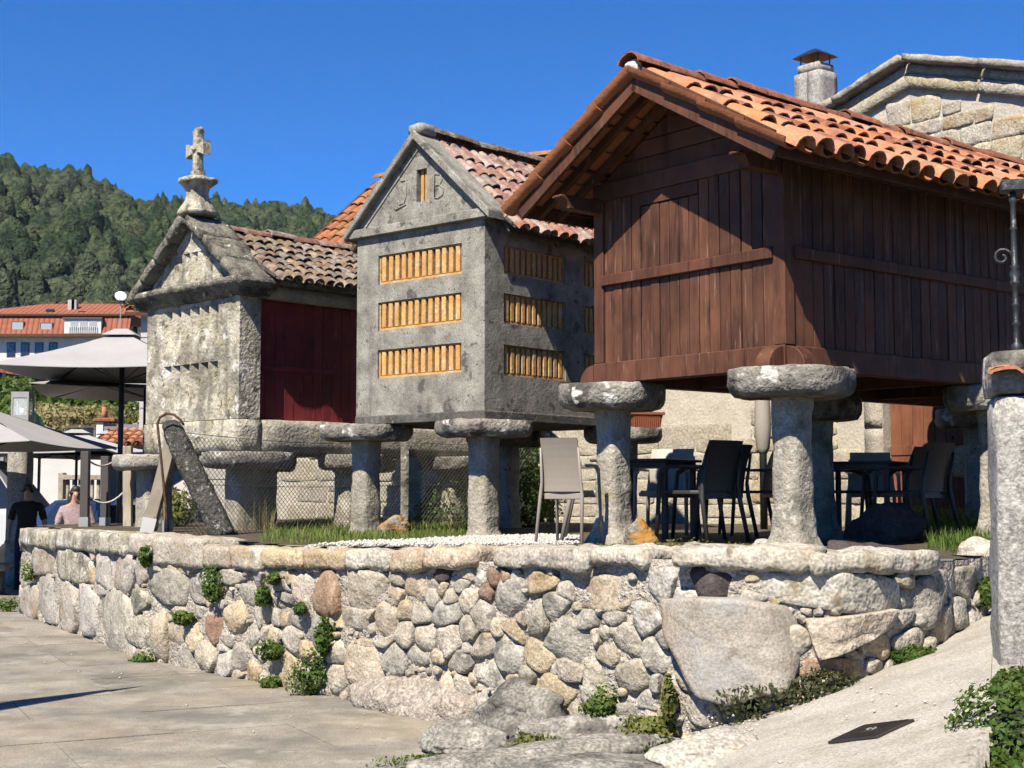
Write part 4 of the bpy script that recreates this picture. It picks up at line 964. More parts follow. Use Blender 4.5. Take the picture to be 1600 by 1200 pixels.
# ------------------------------------------------------------------ the old stone granary with a cross
g1 = thing('stone_granary', 'lichened granite granary with a stone cross on its gable and maroon door', 'granary', (-3.21, 16.5, 0), -R(45))
W1, N1 = 2.08, 4.2; Z0, ZC = 2.46, 3.93
def flutes(mb, us, z0, z1, D):
    for a, b in us:
        TL, TR, BL, BR = (a,0,z1), (b,0,z1), (a,0,z0), (b,0,z0); TD = (b-.004, D, z1)
        mb.add([TL, BL, TD], [(0,1,2)]); mb.add([BL, BR, TD], [(0,1,2)]); mb.add([TR, TD, BR], [(0,1,2)]); mb.add([TL, TR, TD], [(0,1,2)])
nfl = 6; fl = [(-1.675+k*.207, -1.675+k*.207+.19) for k in range(nfl)]
us = sorted(set([-W1, 0]+[round(x, 4) for p in fl for x in p])); vs = [Z0, 2.62, 3.165, 3.33, 3.86, ZC]
holes = []
for i in range(len(us)-1):
    if any(abs(us[i]-round(a, 4)) < 1e-6 for a, b in fl): holes += [(i, 1), (i, 3)]
m = MB()
H = set(holes)
for i in range(len(us)-1):
    for j in range(len(vs)-1):
        if (i, j) not in H: m.add([(us[i],0,vs[j]),(us[i+1],0,vs[j]),(us[i+1],0,vs[j+1]),(us[i],0,vs[j+1])], [(0,1,2,3)])
flutes(m, fl, 2.62, 3.165, .13); flutes(m, fl, 3.33, 3.86, .13)
m.add([(-W1,0,Z0),(-W1,.3,Z0),(-W1,.3,ZC),(-W1,0,ZC)], [(0,1,2,3)]); m.add([(0,0,Z0),(0,.3,Z0),(0,.3,ZC),(0,0,ZC)], [(0,1,2,3)]); m.add([(-W1,.3,Z0),(0,.3,Z0),(0,.3,ZC),(-W1,.3,ZC)], [(0,1,2,3)])
m.obj('front_wall', MAT['granite_lichen'], g1)
rough_block('side_jamb', -.22, -.004, .302, N1, ZC-.015, ZC+.17, MAT['granite'], g1, amp=.01, bev=.015, cell=.2)
m = MB(); m.box(-W1, -W1+.2, .302, N1, Z0, ZC+.1).box(-W1+.01, -.01, N1-.2, N1-.002, Z0, ZC+.6); m.obj('rear_wall', MAT['granite_lichen'], g1)
rough_block('sill_stone', -W1-.02, .02, -.02, .32, 2.065, Z0-.004, MAT['granite_lichen'], g1, amp=.015, bev=.02, cell=.09)
rough_block('sill_stone', -.28, .02, .325, N1, 2.065, Z0, MAT['granite'], g1, amp=.015, bev=.03, cell=.11); rough_block('sill_stone', -W1-.02, -W1+.28, .325, N1, 2.065, Z0, MAT['granite'], g1, amp=.015, bev=.03, cell=.2)
MB().box(-W1+.2, -.2, .3, N1-.1, 2.30, 2.45).obj('floor_slab', MAT['granite_dirty'], g1)
# maroon boards
door = MB().box(-.20, -.185, .32, N1-.05, Z0+.002, ZC-.02).obj('door_panel', MAT['red_wood'], g1)
n = 26; k = (N1-.42)/n
for i in range(n):
    a = .325+i*k; MB().box(-.182, -.150+random.uniform(-.006, 0), a+.002, a+k-.003, Z0+.004, ZC-.022).obj('board', MAT['red_wood'], door, bevel=.003)
MB().box(-.148, -.118, .40, 1.5, 3.06, 3.12).obj('door_rail', MAT['red_wood'], door, bevel=.004)
# moulded cornice
def cornice(name, prof, y0, y1, x0, x1, mat, amp=.018, nseg=30):
    mb = MB(); secs = []
    for k in range(nseg+1):
        x = x0+(x1-x0)*k/nseg; secs.append([(x, y0-p, z) for p, z in prof]+[(x, y1, prof[-1][1]), (x, y1, prof[0][1])])
    mb.loft(secs); me = mb.mesh(name, mat, True); roughen(me, amp, 7, 3, random.random()*9); return put(name, me, g1)
prof = [(0, ZC-.02), (.05, ZC+.0), (.08, ZC+.03), (.10, ZC+.08), (.16, ZC+.11), (.18, ZC+.145), (.17, ZC+.19), (.06, ZC+.21)]
cornice('cornice', prof, 0, .32, -W1-.16, .16, MAT['granite_dirty'])
# pediment
XM = -W1/2; ZP = ZC+.20; ZA = 4.93; HW = W1/2+.0; slp1 = (ZA-ZP)/HW
fl2 = [(-1.44+k*.175, -1.44+k*.175+.16) for k in range(4)]
m = MB(); zf0, zf1 = 4.22, 4.55
def hw(z): return (ZA-z)/slp1
m.add([(XM-hw(ZP),0,ZP),(XM+hw(ZP),0,ZP),(XM+hw(zf0),0,zf0),(XM-hw(zf0),0,zf0)], [(0,1,2,3)])
xs = [x for p in fl2 for x in p]
m.add([(XM-hw(zf0),0,zf0),(xs[0],0,zf0),(xs[0],0,zf1),(XM-hw(zf1),0,zf1)], [(0,1,2,3)])
for k in range(3): m.add([(xs[2*k+1],0,zf0),(xs[2*k+2],0,zf0),(xs[2*k+2],0,zf1),(xs[2*k+1],0,zf1)], [(0,1,2,3)])
m.add([(xs[-1],0,zf0),(XM+hw(zf0),0,zf0),(XM+hw(zf1),0,zf1),(xs[-1],0,zf1)], [(0,1,2,3)])
m.add([(XM-hw(zf1),0,zf1),(XM+hw(zf1),0,zf1),(XM,0,ZA)], [(0,1,2)]); flutes(m, fl2, zf0, zf1, .075)
m.add([(XM-hw(ZP),.25,ZP),(XM+hw(ZP),.25,ZP),(XM,.25,ZA)], [(2,1,0)])
ped = m.obj('pediment', MAT['granite_lichen'], g1)
for sgn in (-1, 1):   # heavy raking stones
    nst = 3 if sgn > 0 else 4; Lr = math.hypot(HW+.16, slp1*(HW+.16))
    for k in range(nst):
        o = rough_block('raking_stone', Lr*k/nst+.004, Lr*(k+1)/nst-.004, -.15, .42, .0, .115, MAT['granite_dirty'], g1, amp=.014, bev=.014, cell=.07)
        d = Vector((sgn, 0, -slp1)).normalized(); ex = d; ez = Vector((sgn*slp1, 0, 1)).normalized(); ey = ez.cross(ex)
        o.matrix_local = Matrix.Translation((XM, .0 if sgn > 0 else .24, ZA-.02)) @ Matrix((ex, ey, ez)).transposed().to_4x4()
# cross on its pedestal
pb = ZA+.10; mb = MB()
prof = [(.21,0),(.21,.05),(.175,.11),(.128,.20),(.115,.28),(.13,.34),(.18,.39),(.21,.42),(.21,.455),(.15,.48)]
mb.loft([superring(r, r, pb+z-.02, 24, 4.5, 0, XM, .05) for r, z in prof]); me = mb.mesh('pedestal', MAT['granite_lichen'], True); roughen(me, .018, 9, 3, 2); pdst = put('pedestal', me, g1)
mb = MB(); zb = pb+.45
mb.loft([superring(.085, .075, zb+z, 20, 4, 0, XM, .05) for z in (0, .05, .09)])
mb.loft([superring(hx, .055, zb+z, 20, 5, 0, XM, .05) for hx, z in ((.06,.08),(.055,.2),(.055,.50),(.06,.56),(.075,.60))])
for sgn in (-1, 1):
    secs = []
    for x, h in ((.03,.055),(.10,.055),(.14,.065),(.175,.085),(.195,.088)):
        secs.append([(XM+sgn*x, .05+h_*.055*1.0, zb+.365+v_*h) for h_, v_ in ((-1,-1),(1,-1),(1,1),(-1,1))])
    mb.loft(secs)
for dx in (-.055, 0, .055): mb.lathe([(.004,0),(.028,.01),(.03,.03),(.012,.055)], 8, (XM+dx, .05, zb+.595))
mb.lathe([(.005,-.03),(.045,-.01),(.045,.02),(.005,.035)], 10, (XM, .0, zb+.365))
cr = mb.obj('cross', MAT['granite_lichen'], g1, smooth=False)
# roof
m = MB()
sle = .56; ZR = 4.80; EXr = .16
for sgn in (-1, 1):
    xe = XM+sgn*(W1/2+EXr); m.prism([(XM, ZR), (xe, ZR-sle*(W1/2+EXr)), (xe, ZR-sle*(W1/2+EXr)-.07), (XM, ZR-.09)], fr, .36, N1+.1)
roof1 = m.obj('roof', MAT['granite_dirty'], g1)
sl1 = math.hypot(W1/2+EXr+.04, sle*(W1/2+EXr+.04)); d1 = Vector((1, 0, -sle)).normalized()
tile_slope(roof1, (XM+.03, .36, ZR-.01), d1, (0,1,0), sl1, 25, 6, .155, MAT['old_tile'], 't1', jit=.02)
tile_slope(roof1, (XM-.03, .36, ZR-.01), (-d1.x, 0, d1.z), (0,1,0), sl1, 25, 6, .155, MAT['old_tile'], 't1', as_stuff=True, jit=.02)
ridge_row(roof1, (XM, .36, ZR+.095), (XM, .36+25*.155, ZR+.095), 10, .22, MAT['old_tile_red'], 'r1')
S1 = [(0,.2,.2),(.1,.16,.17),(.9,.16,.16),(1,.17,.17)]
for i, (x, y, ox) in enumerate(((-.05,.10,.10),(-2.0,.06,-.12),(-.10,1.75,0),(-2.0,1.75,0),(-.1,3.5,0),(-2.0,3.5,0))):
    pillar(g1, x, y, TZ-.08, 1.90, S1, MAT['granite'], (.50 if i < 2 else .4,.42), MAT['granite'] if i == 1 else MAT['granite_cap'], 7.7+i*1.3, (2.06, 1.87), cape=3.6, capoff=(ox, 0))
# ================================================================== HOUSES BEHIND
def rubble(parent, fn, x0, x1, z0, z1, hr, wr, mats, ok, seed, proud=.03, depth=.05, joint=.004, name='stone', N=20):
    rr = random.Random(seed); z = z0; cnt = 0; row = 0
    while z < z1:
        h = rr.uniform(*hr); x = x0-rr.uniform(0, wr[1])
        while x < x1:
            w = rr.uniform(*wr); split = rr.random() < .18 and h > .2
            parts = [(z, z+h)] if not split else [(z, z+h*.5), (z+h*.5, z+h)]
            for a, b in parts:
                c = Vector((x+w/2, (a+b)/2))
                if ok(c.x, c.y):
                    j = lambda: rr.uniform(-1, 1)*min(w, b-a)*.10
                    g_ = joint; P = [Vector((x+g_+j(), a+g_+j()*.6)), Vector((x+w/2+j(), a+g_+j()*.5)), Vector((x+w-g_+j(), a+g_+j()*.6)), Vector((x+w-g_+j()*.5, (a+b)/2)), Vector((x+w-g_+j(), b-g_+j()*.6)), Vector((x+w/2+j(), b-g_+j()*.5)), Vector((x+g_+j(), b-g_+j()*.6)), Vector((x+g_+j()*.5, (a+b)/2))]
                    make_stone(P, sum(P, Vector((0, 0)))/8, depth, .05, MAT[rr.choice(mats)], proud+rr.uniform(-.008, .01), seed*100+cnt, flat=.05, N=N, amp=.10, fn=fn, parent=parent, name=name); cnt += 1
            x += w
        z += h; row += 1
# ------------------------------------------------------------------ stone gable house behind the wooden granary
HS = thing('stone_house', 'stone gabled house with brown plank door and chimney behind the wooden granary', 'house', (7.10, 14.59, 0), -R(51))
XA, ZAp, SLh = -3.4, 6.93, .30; XL, XR = -7.7, .9
zr = lambda x: ZAp-SLh*abs(x-XA)
dx0, dx1, dz1 = -3.90, -2.74, 3.25
m = MB()
for poly in ([(XL,.9),(dx0,.9),(dx0,zr(dx0)),(XL,zr(XL))], [(dx1,.9),(XR,.9),(XR,zr(XR)),(XA,ZAp),(dx1,dz1)] if False else [(dx1,.9),(XR,.9),(XR,zr(XR)),(dx1,zr(dx1))], [(dx0,dz1),(dx1,dz1),(dx1,zr(dx1)),(XA,ZAp),(dx0,zr(dx0))]):
    m.prism(poly, fr, 0, .45)
m.box(XL, XL+.4, .45, 8, .9, zr(XL)).box(XR-.4, XR, .45, 8, .9, zr(XR))
m.obj('wall', MAT['house_mortar'], HS)
fh = lambda u, v, o: (u, -o, v)
rubble(HS, fh, -5.9, -.9, 4.75, 6.7, (.15,.34), (.2,.55), ['house_stone'], lambda x, z: z < zr(x)-.50, 11)
blk = lambda x, z: z < 2.75 and not (dx0-.30 < x < dx1+.22)
rubble(HS, fh, XL+.1, -1.4, 1.1, 2.8, (.28,.42), (.45,.95), ['ashlar', 'ashlar', 'house_stone'], blk, 12, proud=.02, depth=.03, joint=.003)
for s_ in (-1, 1):   # door jambs, slightly dressed
    xj0, xj1 = (dx0-.27, dx0) if s_ < 0 else (dx1, dx1+.2)
    z = 1.05
    for h in (.75, .6, .85):
        rough_block('jamb_stone', xj0, xj1, -.03, .3, z, z+h-.012, MAT['ashlar'], HS, amp=.006, bev=.012, cell=.12); z += h
dr = MB().box(dx0+.01, dx1-.01, .16, .19, 1.1, dz1).obj('door', MAT['door_wood'], HS)
n = 7; k = (dx1-dx0-.03)/n
for i in range(n): MB().box(dx0+.015+i*k, dx0+.015+(i+1)*k-.006, .135, .159, 1.13, dz1-.01).obj('plank', MAT['door_wood'], dr, bevel=.003)
for z in (1.6, 2.05): MB().box(dx0+.015, dx0+.015+5*k, .122, .134, z, z+.12).obj('ledge', MAT['door_wood'], dr, bevel=.003)
MB().lathe([(.0,0),(.03,.0),(.03,.02),(.0,.03)], 12).obj('handle', MAT['iron'], dr, loc=(dx0+.015+5.4*k, .13, 2.25)).rotation_euler = (R(90), 0, 0)
# rakes: dressed band and overhanging slabs
for s_ in (-1, 1):
    L_ = 4.4; d = Vector((s_, 0, -SLh)).normalized(); ez = Vector((s_*SLh, 0, 1)).normalized(); ey = ez.cross(d); Mx = Matrix((d, ey, ez)).transposed().to_4x4()
    yy = 1 if s_ > 0 else -1
    for i in range(4):
        o = rough_block('band_stone', i*1.1+.01, (i+1)*1.1-.01, *sorted((yy*-.07, yy*.30)), -.31, -.13, MAT['house_stone'], HS, amp=.012, bev=.02, cell=.12); o.matrix_local = Matrix.Translation((XA, 0, ZAp+.0)) @ Mx
        o = rough_block('coping_slab', i*1.1+.004, (i+1)*1.1-.004, *sorted((yy*-.20, yy*.40)), -.0, .10, MAT['rake_stone'], HS, amp=.015, bev=.02, cell=.12); o.matrix_local = Matrix.Translation((XA, 0, ZAp+.0)) @ Mx
        o = rough_block('frieze_stone', i*1.1+.006, (i+1)*1.1-.006, *sorted((yy*-.03, yy*.30)), -.125, -.005, MAT['house_stone'], HS, amp=.006, bev=.01, cell=.2); o.matrix_local = Matrix.Translation((XA, 0, ZAp+.0)) @ Mx
m = MB()
for s_ in (-1, 1):
    xe = XA+s_*4.5; m.prism([(XA, ZAp-.02), (xe, ZAp-.02-SLh*4.5), (xe, ZAp-.12-SLh*4.5), (XA, ZAp-.12)], fr, .42, 8.3)
m.obj('roof', MAT['house_tile'], HS)
# chimney
P = atd(1275, 165, 19.5); ch = thing('chimney', 'granite block chimney with black metal cowl beside the stone gable', 'chimney', (P.x, P.y, 0), -R(51))
zt = atd(1275, 105, 19.5).z; z0c = 5.0
z = z0c; rows = [.5,.45,.37]
hh = (zt-.1-z0c)/4
for i in range(4):
    for q in range(2): rough_block('block', -.23+.23*q+.002, .23*q-.002, -.2, .2, z+.002, z+hh-.004, MAT['granite_gate'], ch, amp=.004, bev=.01, cell=.1)
    z += hh
rough_block('top_course', -.19, .19, -.17, .17, zt-.1, zt+.02, MAT['granite_gate'], ch, amp=.006, bev=.01, cell=.1)
cw = MB(); cw.add([(-.24,-.22,zt+.13),(.24,-.22,zt+.13),(.24,.22,zt+.13),(-.24,.22,zt+.13),(-.05,-.05,zt+.25),(.05,-.05,zt+.25),(.05,.05,zt+.25),(-.05,.05,zt+.25)], [(0,1,5,4),(1,2,6,5),(2,3,7,6),(3,0,4,7),(4,5,6,7),(0,3,2,1)])
for a in (-.15, .15):
    for b in (-.13, .13): cw.tube([(a,b,zt),(a,b,zt+.14)], .01, 6)
cw.obj('cowl', MAT['black_metal'], ch)

# ------------------------------------------------------------------ tan ashlar house with orange roof between the granaries
P0 = atd(592, 277, 26.0); rd = Vector((.876, -.482, 0)); fd = Vector((-.482, -.876, 0)); PIT = .72; RUN = 3.4
HH = thing('ashlar_house', 'tan ashlar house with weathered orange tile roof between the stone and concrete granaries', 'house', (P0.x, P0.y, 0), math.atan2(rd.y, rd.x))
zR = P0.z-.12; LN = 9.0
m = MB(); m.prism([(0, zR-.06), (-RUN, zR-.06-PIT*RUN), (-RUN, zR-.14-PIT*RUN), (0, zR-.16), (RUN, zR-.14-PIT*RUN), (RUN, zR-.06-PIT*RUN)], lambda a, b, d: (d, a, b), .05, LN)
rfh = m.obj('roof', MAT['house_tile'], HH)
slh = math.hypot(RUN+.1, PIT*(RUN+.1)); dh = Vector((0, -1, -PIT)).normalized()
tile_slope(rfh, (0, -.02, zR-.05), dh, (1,0,0), slh*.86, 12, 11, .21, MAT['house_tile'], 'th', jit=.02)
tile_slope(rfh, (12*.21, -.02, zR-.05), dh, (1,0,0), slh*.86, 30, 11, .21, MAT['house_tile'], 'th', jit=.02, as_stuff=True)
ridge_row(rfh, (0, 0, zR+.14), (LN, 0, zR+.14), 24, .26, MAT['house_tile'], 'rh')
zE = zR-PIT*(RUN-.3)-.1
m = MB(); m.box(.2, LN-.1, -RUN+.3, RUN-.3, .9, zE); m.prism([(-RUN+.3, zE), (RUN-.3, zE), (0, zR-.2)], lambda a, b, d: (d, a, b), .2, .5); m.obj('wall', MAT['house_mortar'], HH)
rubble(HH, lambda u, v, o: (u, -RUN+.3-o, v), .2, LN-.3, 1.05, 2.5, (.34,.46), (.5,.95), ['ashlar'], lambda x, z: .5 < x < LN-.5 and z < 2.4, 13, proud=.015, depth=.02, joint=.005)
# ------------------------------------------------------------------ grey house behind the stone granary's left edge
D = 33.0; P = atd(196, 489, D); HG = thing('grey_house', 'pale grey block house with tiled roof behind the stone granary', 'house', (P.x, P.y, 0), R(-12))
m = MB(); zE = P.z; m.box(.25, 7, .3, 7, 0, zE-.05); m.obj('wall', MAT['plaster_grey'], HG)
for r in range(9):
    for c in range(4):
        x = .26+c*.75+(.37 if r % 2 else 0); MB().box(x, x+.73, .282, .299, zE-.55-.42*r, zE-.16-.42*r).obj('block', MAT['ashlar'] if False else MAT['plaster_grey'], HG)
m = MB(); m.prism([(0, zE), (0, zE+.1), (3.6, zE+1.9), (3.6, zE+1.7)], lambda a, b, d: (d, a, b), 0, 7); rg_ = m.obj('roof', MAT['house_tile'], HG)
tile_slope(rg_, (0, 3.6, zE+1.87), Vector((0,-3.6,-1.8)), (1,0,0), 4.0, 5, 9, .24, MAT['house_tile'], 'tg', jit=.02)
MB().box(0, 7, -.03, .05, zE-.06, zE+.02).obj('fascia', MAT['wood_beam'], HG)
# ------------------------------------------------------------------ white wall, balustrade, little orange roof
P = atd(36, 800, 31.0); Q = atd(480, 800, 31.0)
ww = MB().box(P.x*36/31, Q.x*36/31, 36, 36.3, 0, 2.6).obj('white_wall', MAT['plaster']); tag(ww, 'long white plastered wall behind the parasols and cars', 'wall')
P = atd(98, 782, 33.8); Q = atd(184, 782, 33.8); bal = thing('balustrade', 'pale stone balustrade in front of the white wall', 'balustrade', (P.x, P.y, 0))
Wb = Q.x-P.x
MB().box(0, Wb, 0, .25, 0, 1.42).obj('base', MAT['ashlar'], bal, bevel=.01); MB().box(-.02, Wb+.02, -.02, .27, 1.88, 2.0).obj('rail', MAT['ashlar'], bal, bevel=.01)
nb = 9
for i in range(nb): MB().box(.04+Wb/nb*i, .04+Wb/nb*i+.075, .08, .17, 1.421, 1.879).obj('baluster', MAT['ashlar'], bal, bevel=.015)
for x in (-.12, Wb): MB().box(x, x+.12, -.01, .26, 0, 2.05).obj('pier', MAT['ashlar'], bal, bevel=.01)
P = atd(150, 700, 30.2); sh = thing('tiled_shed', 'small shed with bright orange tiled lean-to roof beside the stone granary', 'shed', (P.x, P.y, 0))
zE = P.z; m = MB(); m.prism([(0, zE), (0, zE+.06), (1.2, zE+.42), (1.2, zE+.34)], lambda a, b, d: (d, a, b), 0, 2.2); rs = m.obj('roof', MAT['house_tile'], sh)
tile_slope(rs, (0, 1.2, zE+.40), Vector((0,-1.2,-.36)), (1,0,0), 1.26, 11, 4, .2, MAT['tile'], 'ts', jit=.01)
MB().box(.15, 2.05, .1, .75, 0, zE+.05).obj('wall', MAT['plaster'], sh)
# ------------------------------------------------------------------ far houses on the left
def stripe_tile(name, c1, c2, sx, sy):
    g = G(name); p = g.n('TexCoord').outputs['Object']
    sp = g.n('SeparateXYZ', i0=p)
    a = g.math('FRACT', g.math('MULTIPLY', sp.outputs[0], 1/sx)); b = g.math('FRACT', g.math('MULTIPLY', sp.outputs[2], 1/sy))
    h = g.math('MULTIPLY', g.math('SINE', g.math('MULTIPLY', a, math.pi)), g.rng(b, 0, 1, .5, 1))
    c = g.ramp(g.noise(p, 1.5, 4), [(.3, c1), (.7, c2)])
    c = g.mix(g.rng(h, .1, .5, .75, 0.0), c, tuple(k*.35 for k in c1[:3])+(1,))
    g.set(g.b, 'Base Color', c); g.b.inputs['Roughness'].default_value = .85
    g.set(g.b, 'Normal', g.n('Bump', Strength=.6, Distance=.1, Height=h).outputs[0]); return g.m
MAT['far_tile'] = stripe_tile('far_roof_tile', L3(.30,.085,.042), L3(.40,.125,.06), .42, .5)
DF = 112.0; k = mpp(DF)
P = atd(0, 523, DF); HA = thing('apartment_house', 'long white house with red mansard tile roof below the wooded hill', 'house', (P.x, P.y, 0))
zW = P.z; X1 = 198*k; z1 = atd(0, 490, DF).z; z2 = atd(0, 463, DF).z
MB().box(-4, X1, .8, 9, 0, zW).obj('wall', MAT['plaster'], HA)
m = MB(); m.prism([(0, zW), (.75, z1), (.75, z1-.2), (.35, zW)], lambda a, b, d: (d, a, b), -4.3, X1+.2); mans = m.obj('mansard', MAT['far_tile'], HA)
MB().box(-4.4, X1+.3, -.12, .1, zW-.16, zW+.06).obj('gutter', MAT['rust'], HA)
m = MB(); X0r = 42*k
m.add([(-4.4,.6,z1),(X1+.3,.6,z1),(X1-1.5,4.5,z2),(X0r,4.5,z2),(X1+.3,9,z1),(-4.4,9,z1)], [(0,1,2,3),(1,4,2),(4,5,3,2),(5,0,3),(0,5,4,1)]); roofA = m.obj('roof', MAT['far_tile'], HA)
MB().box(-4.4, X1+.3, .45, .62, z1-.1, z1+.05).obj('roof_edge', MAT['rust'], roofA)
def skylight(px, py, w, h, parent, y, mat):
    c = atd(px, py, DF); xx = c.x-P.x
    f_ = MB().box(xx-w*k/2, xx+w*k/2, y-.06, y+.35, c.z-h*k/2, c.z+h*k/2).obj('window', MAT['post_paint'], parent, bevel=.02)
    MB().box(xx-w*k*.42, xx+w*k*.42, y-.08, y-.061, c.z-h*k*.4, c.z+h*k*.4).obj('pane', mat, f_)
for px_, py_ in ((26, 509), (71, 511)): skylight(px_, py_, 20, 15, mans, .28, MAT['glass_pale'])
for px_, py_ in ((68, 482), (119, 485), (158, 488)): skylight(px_, py_, 12, 6, roofA, 1.5, MAT['glass'])
c = atd(128, 516, DF); xx = c.x-P.x; d_ = MB().box(xx-28*k, xx+30*k, .0, 1.5, zW+.1, zW+1.25).obj('dormer', MAT['plaster'], mans); MB().box(xx-30*k, xx+32*k, -.15, 1.5, zW+1.251, zW+1.4).obj('dormer_roof', MAT['post_paint'], d_)
for i in range(3): MB().box(xx-18*k+i*.75, xx-18*k+i*.75+.6, -.03, -.001, zW+.45, zW+1.1).obj('pane', MAT['glass_pale'], d_)
for i in range(14): MB().box(xx-20*k+i*.17, xx-20*k+i*.17+.05, -.12, -.08, zW+.1, zW+.7).obj('baluster', MAT['white'], d_)
for px_, w in ((8, .5), (91, .55), (97, .4)):
    c = atd(px_, 470, DF); xx = c.x-P.x; zz = z1+.9 if px_ > 20 else z1; MB().box(xx, xx+w, 2.4, 3.0, zz-.6, zz+.55).obj('chimney', MAT['far_tile'] if px_ < 20 else MAT['plaster_grey'], roofA)
for i in range(4):
    c = atd(12+22*i, 543, DF); xx = c.x-P.x; w_ = MB().box(xx-.35, xx+.35, .77, .799, c.z-.7, c.z+.5).obj('window', MAT['post_paint'], HA); MB().box(xx-.28, xx+.28, .74, .769, c.z-.6, c.z+.42).obj('pane', MAT['glass'], w_)
c = atd(189, 464, 100); ds = thing('satellite_dish', 'white satellite dish on a mast above the red mansard roof', 'dish', (c.x, c.y, c.z-2.2))
MB().tube([(0,0,0),(0,0,2.2)], .04, 6).obj('mast', MAT['galv'], ds)
db = MB().lathe([(.0,0),(.25,.03),(.42,.1),(.42,.115),(.25,.05),(0,.02)], 20).obj('dish', MAT['white'], ds, smooth=True, loc=(0,-.05,2.2)); db.rotation_euler = (R(60), 0, R(20))
MB().tube([(0,-.05,1.9),(.0,-.5,2.05),(0,-.5,2.2)], .02, 5).obj('feed_arm', MAT['galv'], ds)
# dark shed
DS = 62.0; P = atd(-20, 617, DS); k = mpp(DS); S_ = thing('dark_shed', 'dark slate blue shed with a low tiled roof at the left edge', 'shed', (P.x, P.y, 0))
z0, z1 = 0, atd(0, 578, DS).z; X1 = 93*k
MB().box(0, X1, 0, 4, z0, z1).obj('wall', plain('slate_blue_render', L3(.045,.055,.075), .8), S_)
m = MB(); m.add([(-.3,-.25,z1+.02),(X1+.1,-.25,z1-.45),(X1+.1,4,z1-.2),(-.3,4,z1+.5),(-.3,-.25,z1+.14),(X1+.1,-.25,z1-.33),(X1+.1,4,z1-.05),(-.3,4,z1+.62)], [(0,1,2,3),(4,7,6,5),(0,4,5,1),(1,5,6,2),(2,6,7,3),(3,7,4,0)]); m.obj('roof', MAT['far_tile'], S_)
MB().box(.1+20*k, .25+20*k, -.05, -.001, 0, z1-.1).obj('downpipe', MAT['galv'], S_)
# pale house with a window
DS = 66.0; P = atd(82, 650, DS); k = mpp(DS); S_ = thing('pale_house', 'pale rendered house with one shuttered window behind the big parasol', 'house', (P.x, P.y, 0))
MB().box(0, 150*k, 0, 5, 0, atd(80, 560, DS).z).obj('wall', MAT['plaster_grey'], S_)
for r in range(5):
    for c in range(9): MB().box(.02+c*.5+(.25 if r % 2 else 0), .48+c*.5+(.25 if r % 2 else 0), -.012, -.001, 3.6+r*.5, 4.08+r*.5).obj('block', MAT['plaster_grey'], S_)
c = atd(116, 603, DS); xx = c.x-P.x; w_ = MB().box(xx-.34, xx+.34, -.06, -.013, c.z-.36, c.z+.36).obj('window', MAT['post_paint'], S_); MB().box(xx-.28, xx+.28, -.08, -.061, c.z-.3, c.z+.3).obj('shutter', MAT['white'], w_)
MB().box(128*k-82*k+1.3, 128*k-82*k+1.4, -.1, -.013, 0, c.z+1.4).obj('downpipe', MAT['galv'], S_)
# mauve outhouse with white pier
DS = 37.0; P = atd(150, 705, DS); k = mpp(DS); S_ = thing('outhouse', 'mauve rendered outhouse with a white corner pier and clay chimney pot', 'outhouse', (P.x, P.y, 0))
zt = atd(150, 660, DS).z
MB().box(.18, 1.3, 0, 1.5, 0, zt-.05).obj('wall', plain('mauve_render', L3(.26,.23,.26), .9), S_); MB().box(0, .179, -.03, .3, 0, zt).obj('pier', MAT['white'], S_)
MB().box(-.06, .5, -.1, .5, zt+.001, zt+.12).obj('chimney_cap', MAT['ridge_tile'], S_, bevel=.03); MB().lathe([(.09,0),(.07,.15),(.05,.3)], 10, (.15,.15,zt+.12)).obj('chimney_pot', MAT['tile'], S_, smooth=True)
# ================================================================== PARASOLS, POSTS, FENCE, FURNITURE
def parasol(name, label, c, half, ze, za, mat, rot=0, pole=.04, polem=None, h0=0.0, group=None, vent=True, bottom_rot=(0,0)):
    root = thing(name, label, 'parasol', (c[0], c[1], h0), rot, group); za -= h0; ze -= h0
    N = 8; v = []; f = []
    # pyramid canopy with slightly sagging panels
    def sect(t, dz=0):
        out = []; h = half*t; z = za+(ze-za)*t
        for s in range(4):
            a = math.pi/4+s*math.pi/2; b = a+math.pi/2
            p, q = (math.sqrt(2)*h*math.cos(a), math.sqrt(2)*h*math.sin(a)), (math.sqrt(2)*h*math.cos(b), math.sqrt(2)*h*math.sin(b))
            for k in range(N):
                u = k/N; out.append((p[0]+(q[0]-p[0])*u, p[1]+(q[1]-p[1])*u, z-.09*half*t*t*math.sin(math.pi*u)*.35+dz-.03*math.sin(math.pi*t)))
        return out
    ts = [.08, .3, .55, .8, 1.0]
    m = MB(); m.loft([sect(t) for t in ts]+[sect(1.0, -.012)]+[sect(t, -.012) for t in ts[::-1]], cap=False); cn = m.obj('canopy', mat, root, smooth=False)
    if vent:
        m = MB(); m.loft([[(x*.17/.3, y*.17/.3, za-(za-ze)*.17+.045) for x, y, z in sect(.3)], [(x*.8, y*.8, za+.045) for x, y, z in sect(.08)]]); m.obj('vent', mat, cn)
    m = MB()
    for s in range(4):
        a = math.pi/4+s*math.pi/2; r = math.sqrt(2)*half
        m.tube([(0,0,za-.03),(r*.98*math.cos(a), r*.98*math.sin(a), ze-.03)], .014, 6)
        m.tube([(0,0,za-(za-ze)*1.25),(r*.5*math.cos(a), r*.5*math.sin(a), (za+ze)/2-.05)], .012, 6)
    m.obj('ribs', MAT['black_metal'], root)
    MB().tube([(0,0,.0),(0,0,za)], pole, 12).obj('pole', polem or MAT['black_metal'], root, smooth=True)
    MB().box(-.4,.4,-.4,.4,-.02,.06).obj('base', MAT['concrete'], root, bevel=.02)
    return root
parasol('parasol', 'large grey square parasol left of the stone granary on a black pole', (-6.56, 23.6), 1.65, 3.60, 4.28, MAT['fabric'], pole=.045)
